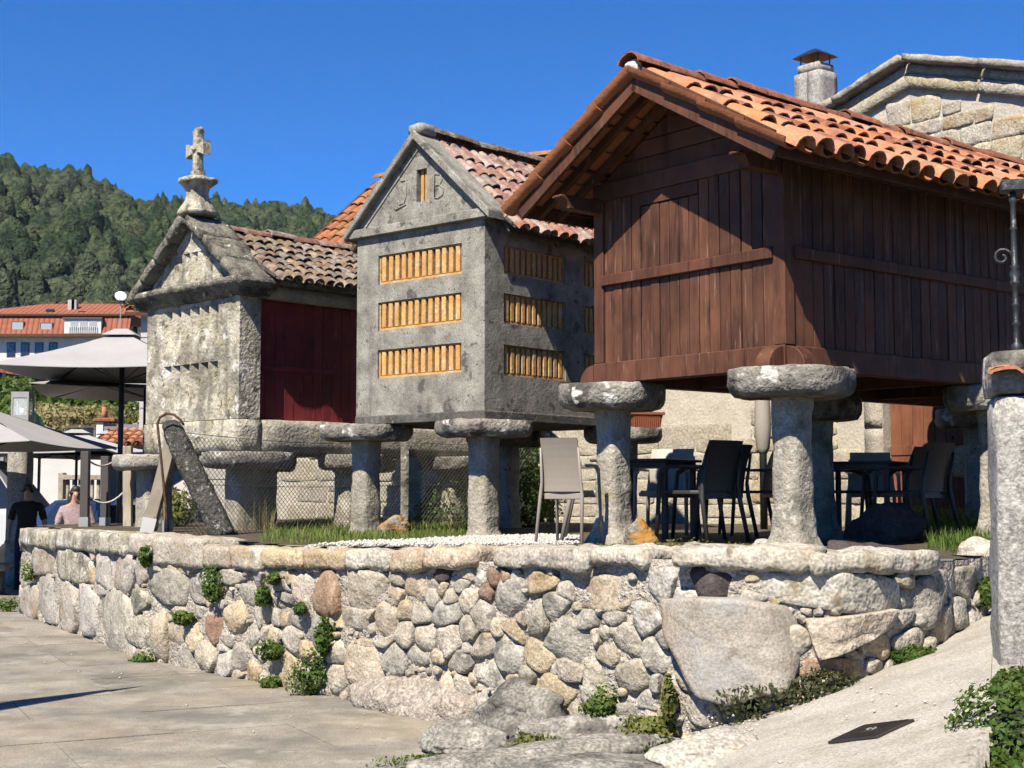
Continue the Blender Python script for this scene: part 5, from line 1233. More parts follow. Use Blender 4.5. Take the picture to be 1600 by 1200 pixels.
parasol('parasol', 'brown shaded parasol tucked behind the big grey one', (atd(228, 600, 26.8).x, 26.8), 1.9, 3.5, 3.95, MAT['fabric_taupe'], pole=.04, rot=R(12))
for i, (px_, d, lab) in enumerate(((-48, 22.0, 'low grey market parasol cut by the left edge'), (62, 29.0, 'low grey market parasol behind the lantern column'), (120, 30.6, 'low grey market parasol above the balustrade'), (172, 31.2, 'low grey market parasol nearest the stone granary'))):
    c = atd(px_, 700, d); parasol('parasol', lab, (c.x, c.y), 1.75, 2.40 if i else 2.33, 2.9 if i else 3.0, MAT['fabric'], pole=.03, polem=MAT['galv'], rot=R(8*i-5))
# unseen sail, added and shaped to throw the long shadow over the paving
tip = Vector((-3.0, 11.85, 0))+SUN_TO*(3.2/SUN_TO.z)
B1 = Vector((-7.2, 7.3, 0))+SUN_TO*(3.2/SUN_TO.z); B2 = Vector((-6.0, 6.4, 0))+SUN_TO*(3.2/SUN_TO.z)
sl = thing('shadow_caster_sail', 'unseen triangular canvas sail on posts, added to cast the paving shadow', 'shadow caster', (B1.x, B1.y, 0))
m = MB(); o3 = Vector((B1.x, B1.y, 0)); tri_ = [tip-o3, B1-o3, B2-o3]; m.add([t for t in tri_]+[t-Vector((0,0,.012)) for t in tri_], [(0,1,2),(5,4,3),(0,3,4,1),(1,4,5,2),(2,5,3,0)]); m.obj('sail', MAT['fabric'], sl)
for p in (B1, B2): MB().tube([(p.x-o3.x, p.y-o3.y, 0), (p.x-o3.x, p.y-o3.y, 3.25)], .05, 10).obj('post', MAT['galv'], sl)
# lantern column
P = atd(30, 800, 24.2); col = thing('granite_column', 'square granite column carrying a metal and glass lantern', 'column', (P.x, P.y, 0))
zc = atd(30, 660, 24.2).z
rough_block('shaft', -.17, .17, -.17, .17, 0, zc, MAT['granite_gate'], col, amp=.008, bev=.015, cell=.12)
P = atd(35, 660, 24.2); la = thing('lantern', 'rectangular galvanised lantern with glass sides on the granite column', 'lantern', (P.x, P.y, zc+.002))
m = MB(); h = atd(35, 613, 24.2).z-zc
m.box(-.15,.15,-.15,.15,0,.12).box(-.15,.15,-.15,.15,h-.1,h)
for a in (-.15,.12):
    for b in (-.15,.12): m.box(a,a+.03,b,b+.03,.12,h-.1)
m.obj('frame', MAT['galv'], la)
gm = G('lantern_glass'); gm.b.inputs['Base Color'].default_value = (.8,.85,.88,1); gm.b.inputs['Roughness'].default_value = .05; gm.b.inputs['Alpha'].default_value = .2
for a, b, c, d in ((-.12,.12,-.14,-.135),(-.12,.12,.135,.14),(-.14,-.135,-.12,.12),(.135,.14,-.12,.12)): MB().box(a,b,c,d,.12,h-.1).obj('pane', gm.m, la)
MB().lathe([(.02,0),(.04,.05),(.03,.12),(.0,.14)], 10, (0,0,.12)).obj('lamp', MAT['white'], la, smooth=True)
# posts with ropes on the wall end
def post(label, px0, py0, px1, py1, d, w, mat, shoe=True, lean_d=0.0, name='rope_post'):
    A = atd(px0, py0, d); B = atd(px1, py1, d+lean_d); r = thing(name, label, 'post', (A.x, A.y, A.z)); v_ = B-A
    MB().bar((0,0,0), v_, w, w, up=(0,1,0)).obj('timber', mat, r, bevel=.006)
    if shoe: MB().bar(v_*-.02, v_.normalized()*.15, w+.016, w+.016, up=(0,1,0)).obj('metal_shoe', MAT['galv'], r)
    return A, B
post('charcoal rope post nearest the wall end beside the woman in pink', 132, 826, 134, 705, 18.4, .105, MAT['post_paint'])
post('second charcoal rope post, between the woman in pink and the parasol pole', 164, 826, 165, 713, 18.9, .105, MAT['post_paint'])
post('tall pale timber post just left of the stone granary cap', 200, 826, 200, 697, 18.6, .11, MAT['pale_wood'], shoe=False)
def rope(label, pts, r=.012, mat=None, name='rope'):
    m = MB(); o = Vector(pts[0]); m.tube([Vector(p)-o for p in pts], r, 6); tag(m.obj(name, mat or MAT['rope'], None, smooth=True, loc=o), label, name)
def sag(a, b, s, n=10): return [a+(b-a)*(k/n)-Vector((0,0,s*4*(k/n)*(1-k/n))) for k in range(n+1)]
rope('white rope strung high between the rope posts', sag(atd(136,717,18.4), atd(176,722,18.9), .07)); rope('white rope sagging low between the rope posts', sag(atd(131,768,18.4), atd(192,770,18.6), .14))
# leaning props
post('leaning grey timber prop in a metal shoe at the wall edge', 231, 833, 268, 692, 15.2, .13, MAT['grey_wood'], name='leaning_prop', lean_d=.3)
post('short upright grey timber behind the leaning prop', 262, 834, 262, 742, 15.6, .08, MAT['grey_wood'], name='timber_stub')
pts = [atd(*p, 14.7) for p in ((263,837),(259,790),(253,730),(247,672),(246,662),(250,652),(260,646),(272,648),(282,656),(287,664))]
m = MB(); m.tube([p-pts[0] for p in pts], .014, 8); tag(m.obj('bent_pipe', MAT['rust'], None, smooth=True, loc=pts[0]), 'rusty pipe bent into a hook over the lichened prop', 'pipe')
A = atd(266, 664, 14.9); B = atd(352, 842, 14.3); d_ = (B-A)
lich = mottle('black_lichened_stone', [(.3, L3(.03,.03,.027)), (.6, L3(.09,.088,.08)), (.8, L3(.16,.155,.14))], sc=14, det=6, grain=.4, spots=[(L3(.36,.37,.33), 20, .62, .04, .8), (L3(.25,.27,.14), 5, .68, .04, .6)], bump=1.0, bsc=25, bdist=.05)
m = MB(); ex = d_.normalized(); ey = ex.cross(Vector((0,1,0))).normalized(); ez = ex.cross(ey); N = 26; secs = []
for k in range(N+1):
    t = k/N; rr_ = .115*(1-.25*math.exp(-t*14)) ; p = d_*t
    secs.append([tuple(p+ey*(c_[0])+ez*(c_[1])) for c_ in superring(rr_, rr_, 0, 16, 3.0)])
m.loft(secs); me = m.mesh('stone_prop', lich, True); roughen(me, .02, 10, 3, 3); tag(put('stone_prop', me, None, A), 'slanting stone bar crusted with black and grey lichen against the fence', 'stone bar')
# chain link fence
fp = [atd(285, 840, 14.6), atd(632, 825, 17.6), atd(860, 818, 19.6)]; fp = [Vector((p.x, p.y, TZ)) for p in fp]
fence = thing('chain_link_fence', 'rusty chain link fence running behind the granary pillars', 'fence', fp[0])
segL = [(fp[i+1]-fp[i]).length for i in range(2)]; FH = 1.08; TL_ = sum(segL)
def fpt(s, z):
    if s < segL[0]: p = fp[0]+(fp[1]-fp[0])*(s/segL[0])
    else: p = fp[1]+(fp[2]-fp[1])*((s-segL[0])/segL[1])
    sagz = -.05*math.sin(math.pi*(s % segL[0])/segL[0]) if s < segL[0] else 0
    return p-fp[0]+Vector((0, .02*math.sin(s*3), z+sagz*z))
m = MB(); cell = .062; n = int(TL_/cell); nz = int(FH/cell)
for sgn in (1, -1):
    for i in range(-nz, n+nz):
        pts = []
        for k in range(nz+1):
            s = (i+(k if sgn > 0 else nz-k))*cell
            if 0 <= s <= TL_: pts.append(fpt(s+random.uniform(-.004,.004), k*cell))
        if len(pts) > 1: m.tube(pts, .0032, 3, cap=False)
m.obj('wire_mesh', MAT['wire'], fence)
for z in (.55, FH): MB().tube([fpt(TL_*k/40, z) for k in range(41)], .004, 5).obj('line_wire', MAT['wire'], fence)
p = fp[1]-fp[0]; MB().loft([superring(.05, .05, z, 12, 4, .3, p.x, p.y-.06) for z in (-.05, .3, .7, 1.15)]).obj('post', MAT['granite_cap'], fence)
p = fp[2]-fp[0]; MB().loft([superring(.05, .05, z, 12, 4, .3, p.x, p.y-.06) for z in (-.05, .3, .7, 1.15)]).obj('post', MAT['granite_cap'], fence)

# ------------------------------------------------------------------ tables and chairs
def make_chair(label, c, rz, mat, group='resin armchairs under the granary'):
    """stackable resin armchair: tall panel back, arms running into splayed legs; local -y is the back"""
    r = thing('armchair', label, 'chair', c, rz, group)
    m = MB(); n = 8; secs = []
    for k in range(n+1):
        t = k/n; z = .44+.44*t; y = -.20-.02*t-.10*t*t; w = .235-.015*t if t < .9 else .22; cu = .03
        ring = []
        for s in range(9):
            u = -1+2*s/8; ring.append((u*w, y-cu*(1-u*u)+.0, z))
        for s in range(9):
            u = 1-2*s/8; ring.append((u*w, y-cu*(1-u*u)+.016, z))
        secs.append(ring)
    m.loft(secs); m.obj('backrest', mat, r, smooth=False, bevel=0)
    m = MB(); m.loft([[(x, y, z) for x, y, _ in superring(.235, .225, 0, 20, 5, 0, 0, .02)] for z in (.42, .435)]+[[(x, y, .45-.012*(1-min(1,(x*x+y*y)/.05))) for x, y, _ in superring(.23, .22, 0, 20, 5, 0, 0, .02)]]); m.obj('seat', mat, r)
    m = MB(); m.bar((-.22,-.19,.40), (.22,-.19,.40), .03, .05); m.bar((-.22,.23,.41), (.22,.23,.41), .03, .04); m.obj('seat_rail', mat, r, bevel=.006)
    for s in (-1, 1):
        m = MB(); m.tube([(s*.275,-.32,0),(s*.25,-.24,.40),(s*.235,-.235,.52),(s*.225,-.29,.80)], [.018,.022,.018,.012], 8); m.obj('rear_leg', mat, r, smooth=True)
        m = MB(); m.tube([(s*.27,.27,0),(s*.262,.24,.42),(s*.258,.22,.60),(s*.255,.14,.655)], [.018,.021,.02,.02], 8); m.obj('front_leg', mat, r, smooth=True)
        m = MB(); m.loft([[(s*.255+a, y, z+b) for a, b in ((-.026,-.01),(.026,-.01),(.026,.012),(-.026,.012))] for y, z in ((.22,.62),(.14,.655),(-.05,.66),(-.24,.655))]); m.obj('arm', mat, r, bevel=.005)
    return r
def make_table(label, c, rz, lx, ly, mat):
    r = thing('table', label, 'table', c, rz, 'tables under the granary')
    MB().box(-lx, lx, -ly, ly, .715, .74).obj('table_top', mat, r, bevel=.006); MB().box(-lx+.05, lx-.05, -ly+.05, ly-.05, .66, .714).obj('apron', mat, r)
    for a in (-1, 1):
        for b in (-1, 1): MB().box(a*(lx-.07)-.025, a*(lx-.07)+.025, b*(ly-.07)-.025, b*(ly-.07)+.025, 0, .714).obj('leg', mat, r, bevel=.005)
    return r
def gp(x, y, z=TZ+.03):
    p = atz(x, y, z); return (p.x, p.y, z)
def gx(px_, d, z=TZ+.03):
    return ((px_-800)/FPX*d, d, z)
RS, RD = MAT['resin'], MAT['resin_dark']
make_chair('sunlit taupe resin armchair left of the front pillar, back turned to us', gx(890, 11.8), R(-24), RS).scale = (.74, .8, 1.0)
make_chair('taupe armchair half hidden behind the left front pillar', gx(935, 12.6), R(-95), RS)
make_table('dark square table behind the left front pillar', gx(1010, 13.3), R(-30), .40, .40, RD)
make_chair('dark armchair with its back to us between the two front pillars', gx(1092, 12.4), R(42), RD)
make_chair('taupe armchair on the far side of the dark table, facing us', gx(1040, 14.3), R(160), RS)
make_chair('shaded dark armchair just behind the one turned away', gx(1112, 13.4), R(48), RD)
make_chair('dark armchair in side view against the right front pillar', gx(1172, 14.6), R(95), RD)
make_table('dark table to the right behind the front corner pillar', gx(1345, 14.4), R(-30), .42, .42, RD)
make_chair('black silhouetted armchair nearest the brown door, back turned', gx(1425, 13.0), R(44), RD)
make_chair('second black armchair at the right table, tucked beside it', gx(1400, 14.2), R(48), RD)
make_chair('dark armchair at the left end of the right table', gx(1318, 14.9), R(-100), RD)
make_chair('pale taupe armchair beyond the right table, facing us', gx(1362, 15.6), R(170), RS)
# low rock, its stone coloured dark to stand for the shade
P = gx(1375, 12.6, TZ+.05); boulder('boulder', P, (.3, .25, .3), MAT['stone_dark_or_shade'], 'boulder under the wooden granary, coloured dark for the shade there', 41, amp=.2)
P = gx(1330, 11.0, TZ); boulder('boulder', P, (.45, .22, .07), MAT['stone_dark_or_shade'], 'flat dark rock behind the coping by the corner pillar', 43, amp=.15)
P = gx(1530, 9.9, TZ-.1); boulder('boulder', P, (.28, .22, .24), MAT['stone'], 'pale boulder in the grass beside the granite gate pillar', 44, amp=.15)
P = gx(1190, 11.3, TZ+.02); boulder('boulder', P, (.12,.1,.07), MAT['stone_white'], 'small white stone beside the foot of the corner pillar', 45, amp=.15)
# orange lichened foot stones
och = mottle('orange_lichened_granite', [(.3, L3(.20,.18,.15)), (.7, L3(.42,.39,.33))], sc=9, grain=.4, spots=[(L3(.42,.20,.03), 3.5, .50, .06, .9)], bump=.9, bsc=18, bdist=.03)
P = gx(1000, 11.6, TZ+.02); boulder('boulder', (P[0], P[1], P[2]+.06), (.15,.13,.17), och, 'orange lichened stone at the foot of the left front pillar', 46, amp=.12)
P = gx(613, 15.2, TZ); boulder('boulder', (P[0], P[1], P[2]+.05), (.17,.14,.13), och, 'orange lichened stone at the foot of the concrete granary left pillar', 47, amp=.12)
# planter on the rear cap of the concrete granary
M_ = g2.matrix_basis; pc = M_ @ Vector((.10, 2.62, 2.322)); pl_ = thing('planter', 'terracotta coloured window box resting on a stone cap', 'planter', pc, R(20))
m = MB(); m.loft([[(-.20*f_,-.09*f_,z),(.20*f_,-.09*f_,z),(.20*f_,.09*f_,z),(-.20*f_,.09*f_,z)] for f_, z in ((.82,0),(.98,.17))]+[[(-.18,-.075,.17),(.18,-.075,.17),(.18,.075,.17),(-.18,.075,.17)],[(-.17,-.07,.12),(.17,-.07,.12),(.17,.07,.12),(-.17,.07,.12)]]); m.obj('box', MAT['terracotta'], pl_)
m = MB(); m.loft([[(a*.215,b*.105,z) for a, b in ((-1,-1),(1,-1),(1,1),(-1,1))] for z in (.15,.185)]); m.obj('rim', MAT['terracotta'], pl_, bevel=.005)
for i in range(13): MB().box(-.168+i*.026, -.158+i*.026, -.094, -.082, .01, .145).obj('rib', MAT['terracotta'], pl_)
# folded parasol against the house
P = gx(1192, 16.6); fo = thing('folded_parasol', 'closed dark parasol with a grey cover leaning by the stone house', 'parasol', P, 0)
MB().tube([(0,0,0),(0,0,1.75)], .045, 10).obj('pole', MAT['black_metal'], fo, smooth=True); MB().lathe([(.03,.85),(.08,.95),(.10,1.2),(.09,1.5),(.05,1.75),(.01,1.85)], 10).obj('cover', MAT['fabric_taupe'], fo, smooth=True)

# ------------------------------------------------------------------ granite gate pillar with iron railing, drain cover
gpil = thing('gate_pillar', 'coarse grey granite gate pillar with a broken tile crown at the right edge', 'pillar', (2.685, 7.05, 0), R(-14))
rough_block('shaft', -.275, .275, -.25, .25, .0, 2.07, MAT['granite_gate'], gpil, amp=.016, bev=.025, cell=.06, seed=3)
rough_block('crown', -.285, .285, -.265, .265, 2.075, 2.29, MAT['granite_cap'], gpil, amp=.012, bev=.014, cell=.05, seed=8)
for i in range(3):
    o = put('tile_shard', tile_mesh('tgp', .16, .17, .16, MAT['tile'], .016, hk=.22, seeds=1), gpil); o.matrix_local = Matrix.Translation((-.22+.19*i, -.19, 2.19)) @ Matrix.Rotation(R(-90), 4, 'Z') @ Matrix.Rotation(R(8), 4, 'Y')
rl = thing('iron_railing', 'black wrought iron railing with turned balusters above the gate pillar', 'railing', (2.70, 7.2, 2.292), R(-14))
MB().box(-.14, .62, -.03, .03, 0, .015).obj('bottom_rail', MAT['iron'], rl); MB().box(-.16, .62, -.05, .05, .86, .92).obj('top_rail', MAT['iron'], rl, bevel=.006)
bp = [(.022,.015),(.03,.03),(.03,.06),(.014,.08),(.014,.16),(.022,.17),(.014,.185),(.014,.26),(.022,.27),(.014,.285),(.014,.36),(.024,.375),(.028,.39),(.018,.40),(.03,.43),(.018,.46),(.026,.47),(.016,.48),(.014,.66),(.020,.67),(.014,.68),(.014,.80),(.024,.82),(.016,.84),(.016,.86)]
bme = MB().lathe(bp, 10).mesh('baluster', MAT['iron'], True)
for i in range(6): put('baluster', bme, rl, (-.10+.125*i, 0, 0))
for i in range(5):
    m = MB(); m.tube([(0,0,.92),(0,0,1.0),(0,0,1.12)], [.02,.028,.004], 8); m.obj('spike', MAT['iron'], rl, loc=(.02+.14*i, 0, 0))
m = MB(); m.tube([(-.16+.05*math.cos(a*.6)*(1-a*.06), 0, .52+.05*math.sin(a*.6)*(1-a*.06)) for a in range(14)], .008, 6); m.obj('scroll', MAT['iron'], rl, smooth=True)
# drain cover set in the path
def on_path(x, y):
    r = ray(x, y); n = Vector((-.3336, .081, 1)); P0_ = Vector((1.27, 8.15, .29)); return CE+r*((P0_-CE).dot(n)/r.dot(n))
c = on_path(1361, 1145); nn = Vector((-.3336, .081, 1)).normalized(); ex = Vector((.4533, -.8635, .2212)); ex = (ex-nn*ex.dot(nn)).normalized(); ey = nn.cross(ex); wx, wy = .165, .115
dc = thing('drain_cover', 'dark cast iron drain cover set in the concrete path', 'drain cover'); dc.matrix_world = Matrix.Translation(c+nn*.012) @ Matrix((ex, ey, nn)).transposed().to_4x4()
cast = plain('cast_iron', L3(.035,.028,.025), .6, spec=.4, var=.25)
MB().box(-wx, wx, -wy, wy, -.02, .0).obj('plate', cast, dc, bevel=.003)
for a in range(1, 7):
    f_ = 1-a*.11; m = MB(); t = .0035
    for (x0, x1, y0, y1) in ((-wx*f_,wx*f_,-wy*f_,-wy*f_+t),(-wx*f_,wx*f_,wy*f_-t,wy*f_),(-wx*f_,-wx*f_+t,-wy*f_+t,wy*f_-t),(wx*f_-t,wx*f_,-wy*f_+t,wy*f_-t)): m.box(x0,x1,y0,y1,.0005,.004)
    m.obj('ridge', cast, dc)
def text_mesh(body, size, name, mat, parent, loc, ext=.002, rot=None):
    tc_ = bpy.data.curves.new(name, 'FONT'); tc_.body = body; tc_.size = size; tc_.extrude = ext; tc_.align_x = 'CENTER'
    to = bpy.data.objects.new(name, tc_); COL.objects.link(to); bpy.context.view_layer.update()
    me = bpy.data.meshes.new_from_object(to.evaluated_get(bpy.context.evaluated_depsgraph_get())); bpy.data.objects.remove(to); bpy.data.curves.remove(tc_)
    me.materials.clear(); me.materials.append(mat); o = put(name, me, parent, loc)
    if rot: o.rotation_euler = rot
    return o
text_mesh('C 3', .04, 'cast_number', MAT['galv'], dc, (0, -.005, .0045))
# ================================================================== PLANTS
def leaf_blob(name, label, cat, c, r, n, size, mat, seed=0, parent=None, hollow=.35, group=None, gap=.0, squash=1.0):
    rng = np.random.default_rng(seed+100); u = rng.normal(0, 1, (n, 3)); u /= np.linalg.norm(u, axis=1)[:, None]
    rad = rng.uniform(hollow, 1, n)**.6
    for q in range(6):
        cc = rng.normal(0, 1, 3); cc /= np.linalg.norm(cc); rad *= 1+.35*np.clip(u@cc-.5, 0, 1)*2-.18*np.clip(-(u@cc)-.55, 0, 1)*2
    P = u*rad[:, None]*np.array(r); P[:, 2] = np.maximum(P[:, 2], -r[2]*.8)
    o = quads_obj(name, tri_leaves(P, u, size, rng, squash), mat, parent); o.location = c
    if parent is None: tag(o, label, cat, group)
    return o
def blades(name, pts, h, w, mat, seed=0, lean=.5):
    rng = np.random.default_rng(seed); n = len(pts); P = np.array(pts); hh = rng.uniform(h[0], h[1], n)[:, None]; a = rng.uniform(0, 6.28, n)
    d = np.stack([np.cos(a), np.sin(a), np.zeros(n)], 1); s = np.stack([-np.sin(a), np.cos(a), np.zeros(n)], 1)*w; le = (rng.uniform(0, lean, n)[:, None])*hh
    up = np.array([0, 0, 1.0])
    m1 = P+up*hh*.55+d*le*.35; t = P+up*hh*.95+d*le
    Q1 = np.stack([P-s, P+s, m1+s*.7, m1-s*.7], 1); Q2 = np.stack([m1-s*.7, m1+s*.7, t+s*.12, t-s*.12], 1)
    return quads_obj(name, np.concatenate([Q1, Q2]).reshape(-1, 3), mat)
def scatter_px(poly, z, n, seed):
    """points on a level, kept where the outline drawn on the ground holds them"""
    W = [atz(x, y, z) for x, y in poly]; Wp = [(p.x, p.y) for p in W]; rng = np.random.default_rng(seed)
    x0, x1 = min(p[0] for p in Wp), max(p[0] for p in Wp); y0, y1 = min(p[1] for p in Wp), max(p[1] for p in Wp); out = []; t = 0
    while len(out) < n and t < n*60:
        t += 1; x, y = rng.uniform(x0, x1), rng.uniform(y0, y1)
        if in_poly(x, y, Wp): out.append((x, y, z))
    return out
GR = [(405,852),(500,855),(640,850),(770,838),(790,826),(775,818),(640,815),(520,814),(430,822)]
pts = scatter_px(GR, TZ, 9000, 1); pts = [(x, y, terr_z(x, y)-.01) for x, y, z in pts]
stuff(blades('terrace_grass', pts, (.03,.10), .005, MAT['grass'], 1), 'short green grass along the terrace edge', 'grass')
pts = [(x, y, terr_z(x, y)-.01) for x, y, z in scatter_px(GR, TZ, 350, 4)]
stuff(blades('dry_grass', pts, (.06,.2), .003, MAT['drygrass'], 4, .8), 'dry straw coloured grass stalks on the terrace', 'grass')
pts = [(x, y, terr_z(x, y)-.01) for x, y, z in scatter_px([(370,835),(430,838),(430,815),(380,818)], TZ, 500, 5)]
stuff(blades('tall_dry_grass', pts, (.15,.45), .003, MAT['drygrass'], 5, .5), 'tall dry grass beside the lichened stone prop', 'grass')
pts = [(x+random.uniform(-.05,.05), y, terr_z(x, y)-.02) for x, y, z in scatter_px([(1452,872),(1545,888),(1560,842),(1470,838)], 1.08, 2200, 6)]
stuff(blades('lush_grass', [(x, y, z-.03) for x, y, z in pts], (.08,.22), .006, MAT['weed'], 6, .6), 'lush green weeds behind the wall beside the gate pillar', 'grass')
pts = [(x, y, terr_z(x, y)-.01) for x, y, z in scatter_px([(1340,835),(1540,838),(1540,822),(1340,818)], TZ, 900, 8)]
stuff(blades('shade_grass', pts, (.06,.3), .004, MAT['grass'], 8, .7), 'thin grass in front of the brown door', 'grass')
# gravel strip and loose pebbles
def pebbles(name, pts, r, mat, seed):
    rng = np.random.default_rng(seed); V = []; base = np.array([(1,0,0),(0,1,0),(-1,0,0),(0,-1,0),(0,0,1),(0,0,-1)], float); F = [(0,1,4),(1,2,4),(2,3,4),(3,0,4),(1,0,5),(2,1,5),(3,2,5),(0,3,5)]
    v = []; f = []
    for i, p in enumerate(pts):
        s = rng.uniform(r[0], r[1]); a = rng.uniform(0, 6.28); Rm = np.array([[math.cos(a), -math.sin(a), 0], [math.sin(a), math.cos(a), 0], [0, 0, 1]])
        q = (base*rng.uniform(.7, 1.25, (6, 1))*np.array([s, s*.8, s*.6]))@Rm.T+np.array(p); o = len(v); v += q.tolist(); f += [tuple(k+o for k in t) for t in F]
    m = MB(); m.add(v, f); return m.obj(name, mat, None, smooth=True)
GV = [(490,854),(560,849),(650,846),(735,841),(850,838),(905,840),(905,852),(700,855)]
pts = scatter_px(GV, TZ+.03, 5200, 9)
stuff(pebbles('white_gravel', [(x, y, TZ+.035+random.uniform(0,.02)) for x, y, z in pts], (.012,.026), MAT['gravel'], 9), 'strip of white gravel behind the coping', 'gravel')
m = MB(); Wv = [atz(x, y, TZ+.03) for x, y in GV]; m.add([tuple(p) for p in Wv], [tuple(range(len(Wv)))]); struct(m.obj('gravel_bed', MAT['gravel']))
rp = random.Random(4); pts = []
for i in range(90):
    s = rp.uniform(.5, WS[3]); off = abs(rp.gauss(0, .5))+.06; p = wpt(s, 0, off); pts.append((p.x, p.y, .006))
for i in range(30):
    x, y = rp.uniform(1.15, 2.0), rp.uniform(6.2, 8.0)
    if in_poly(x, y, PATH): pts.append((x, y, path_z(x, y)+.01))
for i in range(60): pts.append((1.2+rp.gauss(0,.12), 7.5+rp.gauss(0,.25), path_z(1.2, 7.5)+.02))
stuff(pebbles('loose_pebbles', pts, (.005,.014), MAT['gravel'], 10), 'loose white pebbles strewn along the foot of the wall', 'pebbles')
# weeds rooted in the wall
WEED = [(55,896,13,16,'weed','small fern like weed near the left end of the wall'),(22,945,16,10,'weed','grass tuft at the left foot of the wall'),(239,872,8,16,'bush','narrow weed between two coping blocks'),(343,915,17,30,'bush','bushy weed hanging below the fourth coping block'),(422,930,10,18,'bush','small dark weed right of the hanging bush'),(298,968,16,10,'weed','low green weed above the reddish stone'),(237,1031,22,10,'bush','dark weed at the foot where ashlar meets rubble'),(437,1017,19,15,'bush','round green weed above the brown block'),(517,1003,13,24,'bush','upright green weed high beside the pale blocks'),(497,1060,27,30,'bush','largest dark green weed clump at the wall foot'),(435,1066,15,10,'weed','small green weed under the brown block'),(480,950,8,10,'bush','tiny weed under the reddish square stone'),(955,1105,24,20,'weed','bright green weed left of the flat boulder foot'),(1057,1095,9,35,'succulent','tall yellowish weed beside the flat boulder'),(1040,1135,30,13,'succulent','low yellow green weed on the rock ledge'),(1412,1027,40,17,'bush','leafy dark green weed where the wall meets the path'),(1527,925,16,24,'weed','green weed at the top end of the wall'),(440,905,8,9,'bush','little weed below the ochre coping'),(600,1128,8,6,'weed','tiny sprout at the base of the buried boulder')]
for i, (x, y, w, h, mk, lab) in enumerate(WEED):
    s, z = pix_wall(x, y); p = wpt(s, z, .07); d = p.y; k = mpp(d)
    leaf_blob('weed', lab, 'weed', p, (w*k, .08, h*k), int(160+w*h*1.1), .019+.003*(i % 3), MAT[mk], i)
# ivy under the flat boulder, hedge, mats
for i, (x, y, z, r, n, mk, lab) in enumerate((
    (1215,1095,.42,(.26,.14,.13),1100,'ivy','dark trailing ivy below the flat boulder'),(1290,1075,.50,(.2,.12,.10),700,'ivy','dark ivy continuing right of the flat boulder'),(1170,1118,.32,(.12,.1,.07),300,'ivy','small ivy patch left of the main ivy'),
    (1075,1170,.22,(.26,.1,.05),420,'ivy','reddish dark creeper along the rock ledge'),(830,1160,.10,(.16,.1,.05),260,'succulent','yellowish tuft on the grey boulder'),(675,1190,.03,(.24,.10,.04),420,'weed','green tuft at the edge of the paving'),(1005,1145,.2,(.18,.08,.05),260,'succulent','pale green tuft on the rock ledge'))):
    p = atz(x, y, z); leaf_blob('creeper', lab, 'plant', p, r, n, .017, MAT[mk], 40+i)
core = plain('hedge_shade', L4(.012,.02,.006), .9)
for i, (X_, Y_, z, r, n, lab) in enumerate(((2.17,6.12,.64,(.17,.24,.17),3200,'leafy green hedge at the foot of the gate pillar'),(2.00,5.65,.56,(.22,.26,.22),4200,'leafy hedge filling the bottom right corner'),(1.80,5.2,.42,(.2,.25,.2),2600,'low edge of the hedge beside the path'),(1.60,4.85,.32,(.16,.22,.2),1800,'lowest hedge clump against the concrete edge'))):
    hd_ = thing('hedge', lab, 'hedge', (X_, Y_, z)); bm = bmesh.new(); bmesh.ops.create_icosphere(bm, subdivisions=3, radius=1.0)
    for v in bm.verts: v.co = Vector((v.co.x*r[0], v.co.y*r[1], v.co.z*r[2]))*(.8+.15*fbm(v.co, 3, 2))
    me = bpy.data.meshes.new('shade_core'); bm.to_mesh(me); bm.free(); me.materials.append(core); put('shade_core', me, hd_)  # solid blob inside the leaves, coloured dark for their inner shade
    leaf_blob('leaves', '', '', (0,0,0), r, n, .016, MAT['bush'] if i else MAT['weed'], 60+i, parent=hd_, hollow=.75)
pts = [(2.2+random.uniform(-.1,.4), 6.0+random.uniform(-.6,.6), .55) for _ in range(160)]
stuff(blades('hedge_grass', pts, (.15,.45), .003, MAT['grass'], 12, .7), 'thin grass stalks rising from the hedge', 'grass')
for i, (x, d, r, n, mk, lab) in enumerate(((915,10.4,(.22,.1,.06),500,'weed','low green mat plant left of the left front pillar'),(970,10.3,(.14,.1,.05),300,'weed','low green mat plant at the foot of the left front pillar'),(1095,10.2,(.36,.12,.06),900,'succulent','long low mat plant between the two front pillars'),(1050,10.6,(.2,.1,.07),380,'succulent','low mat plant right of the orange lichened stone'))):
    p = gx(x, d, TZ+.03); leaf_blob('mat_plant', lab, 'plant', p, r, n, .015, MAT[mk], 70+i)
for i, (x, d, z, r, n, mk, lab) in enumerate(((808,17.8,1.5,(.42,.3,.42),2200,'bush','green bush behind the chain link fence'),(690,19.0,1.35,(.38,.25,.3),1200,'bush','low brambles behind the concrete granary pillars'),(285,16.6,1.4,(.22,.2,.22),600,'succulent','yellow green shrub under the stone granary'),(845,19.5,1.7,(.3,.3,.55),1400,'bush','tall shrub beside the far granary pillar'),(1465,15.2,1.3,(.5,.2,.12),500,'grass','small plants below the brown door'))):
    p = gx(x, d, z); leaf_blob('shrub', lab, 'shrub', p, r, n, .03, MAT[mk], 80+i)
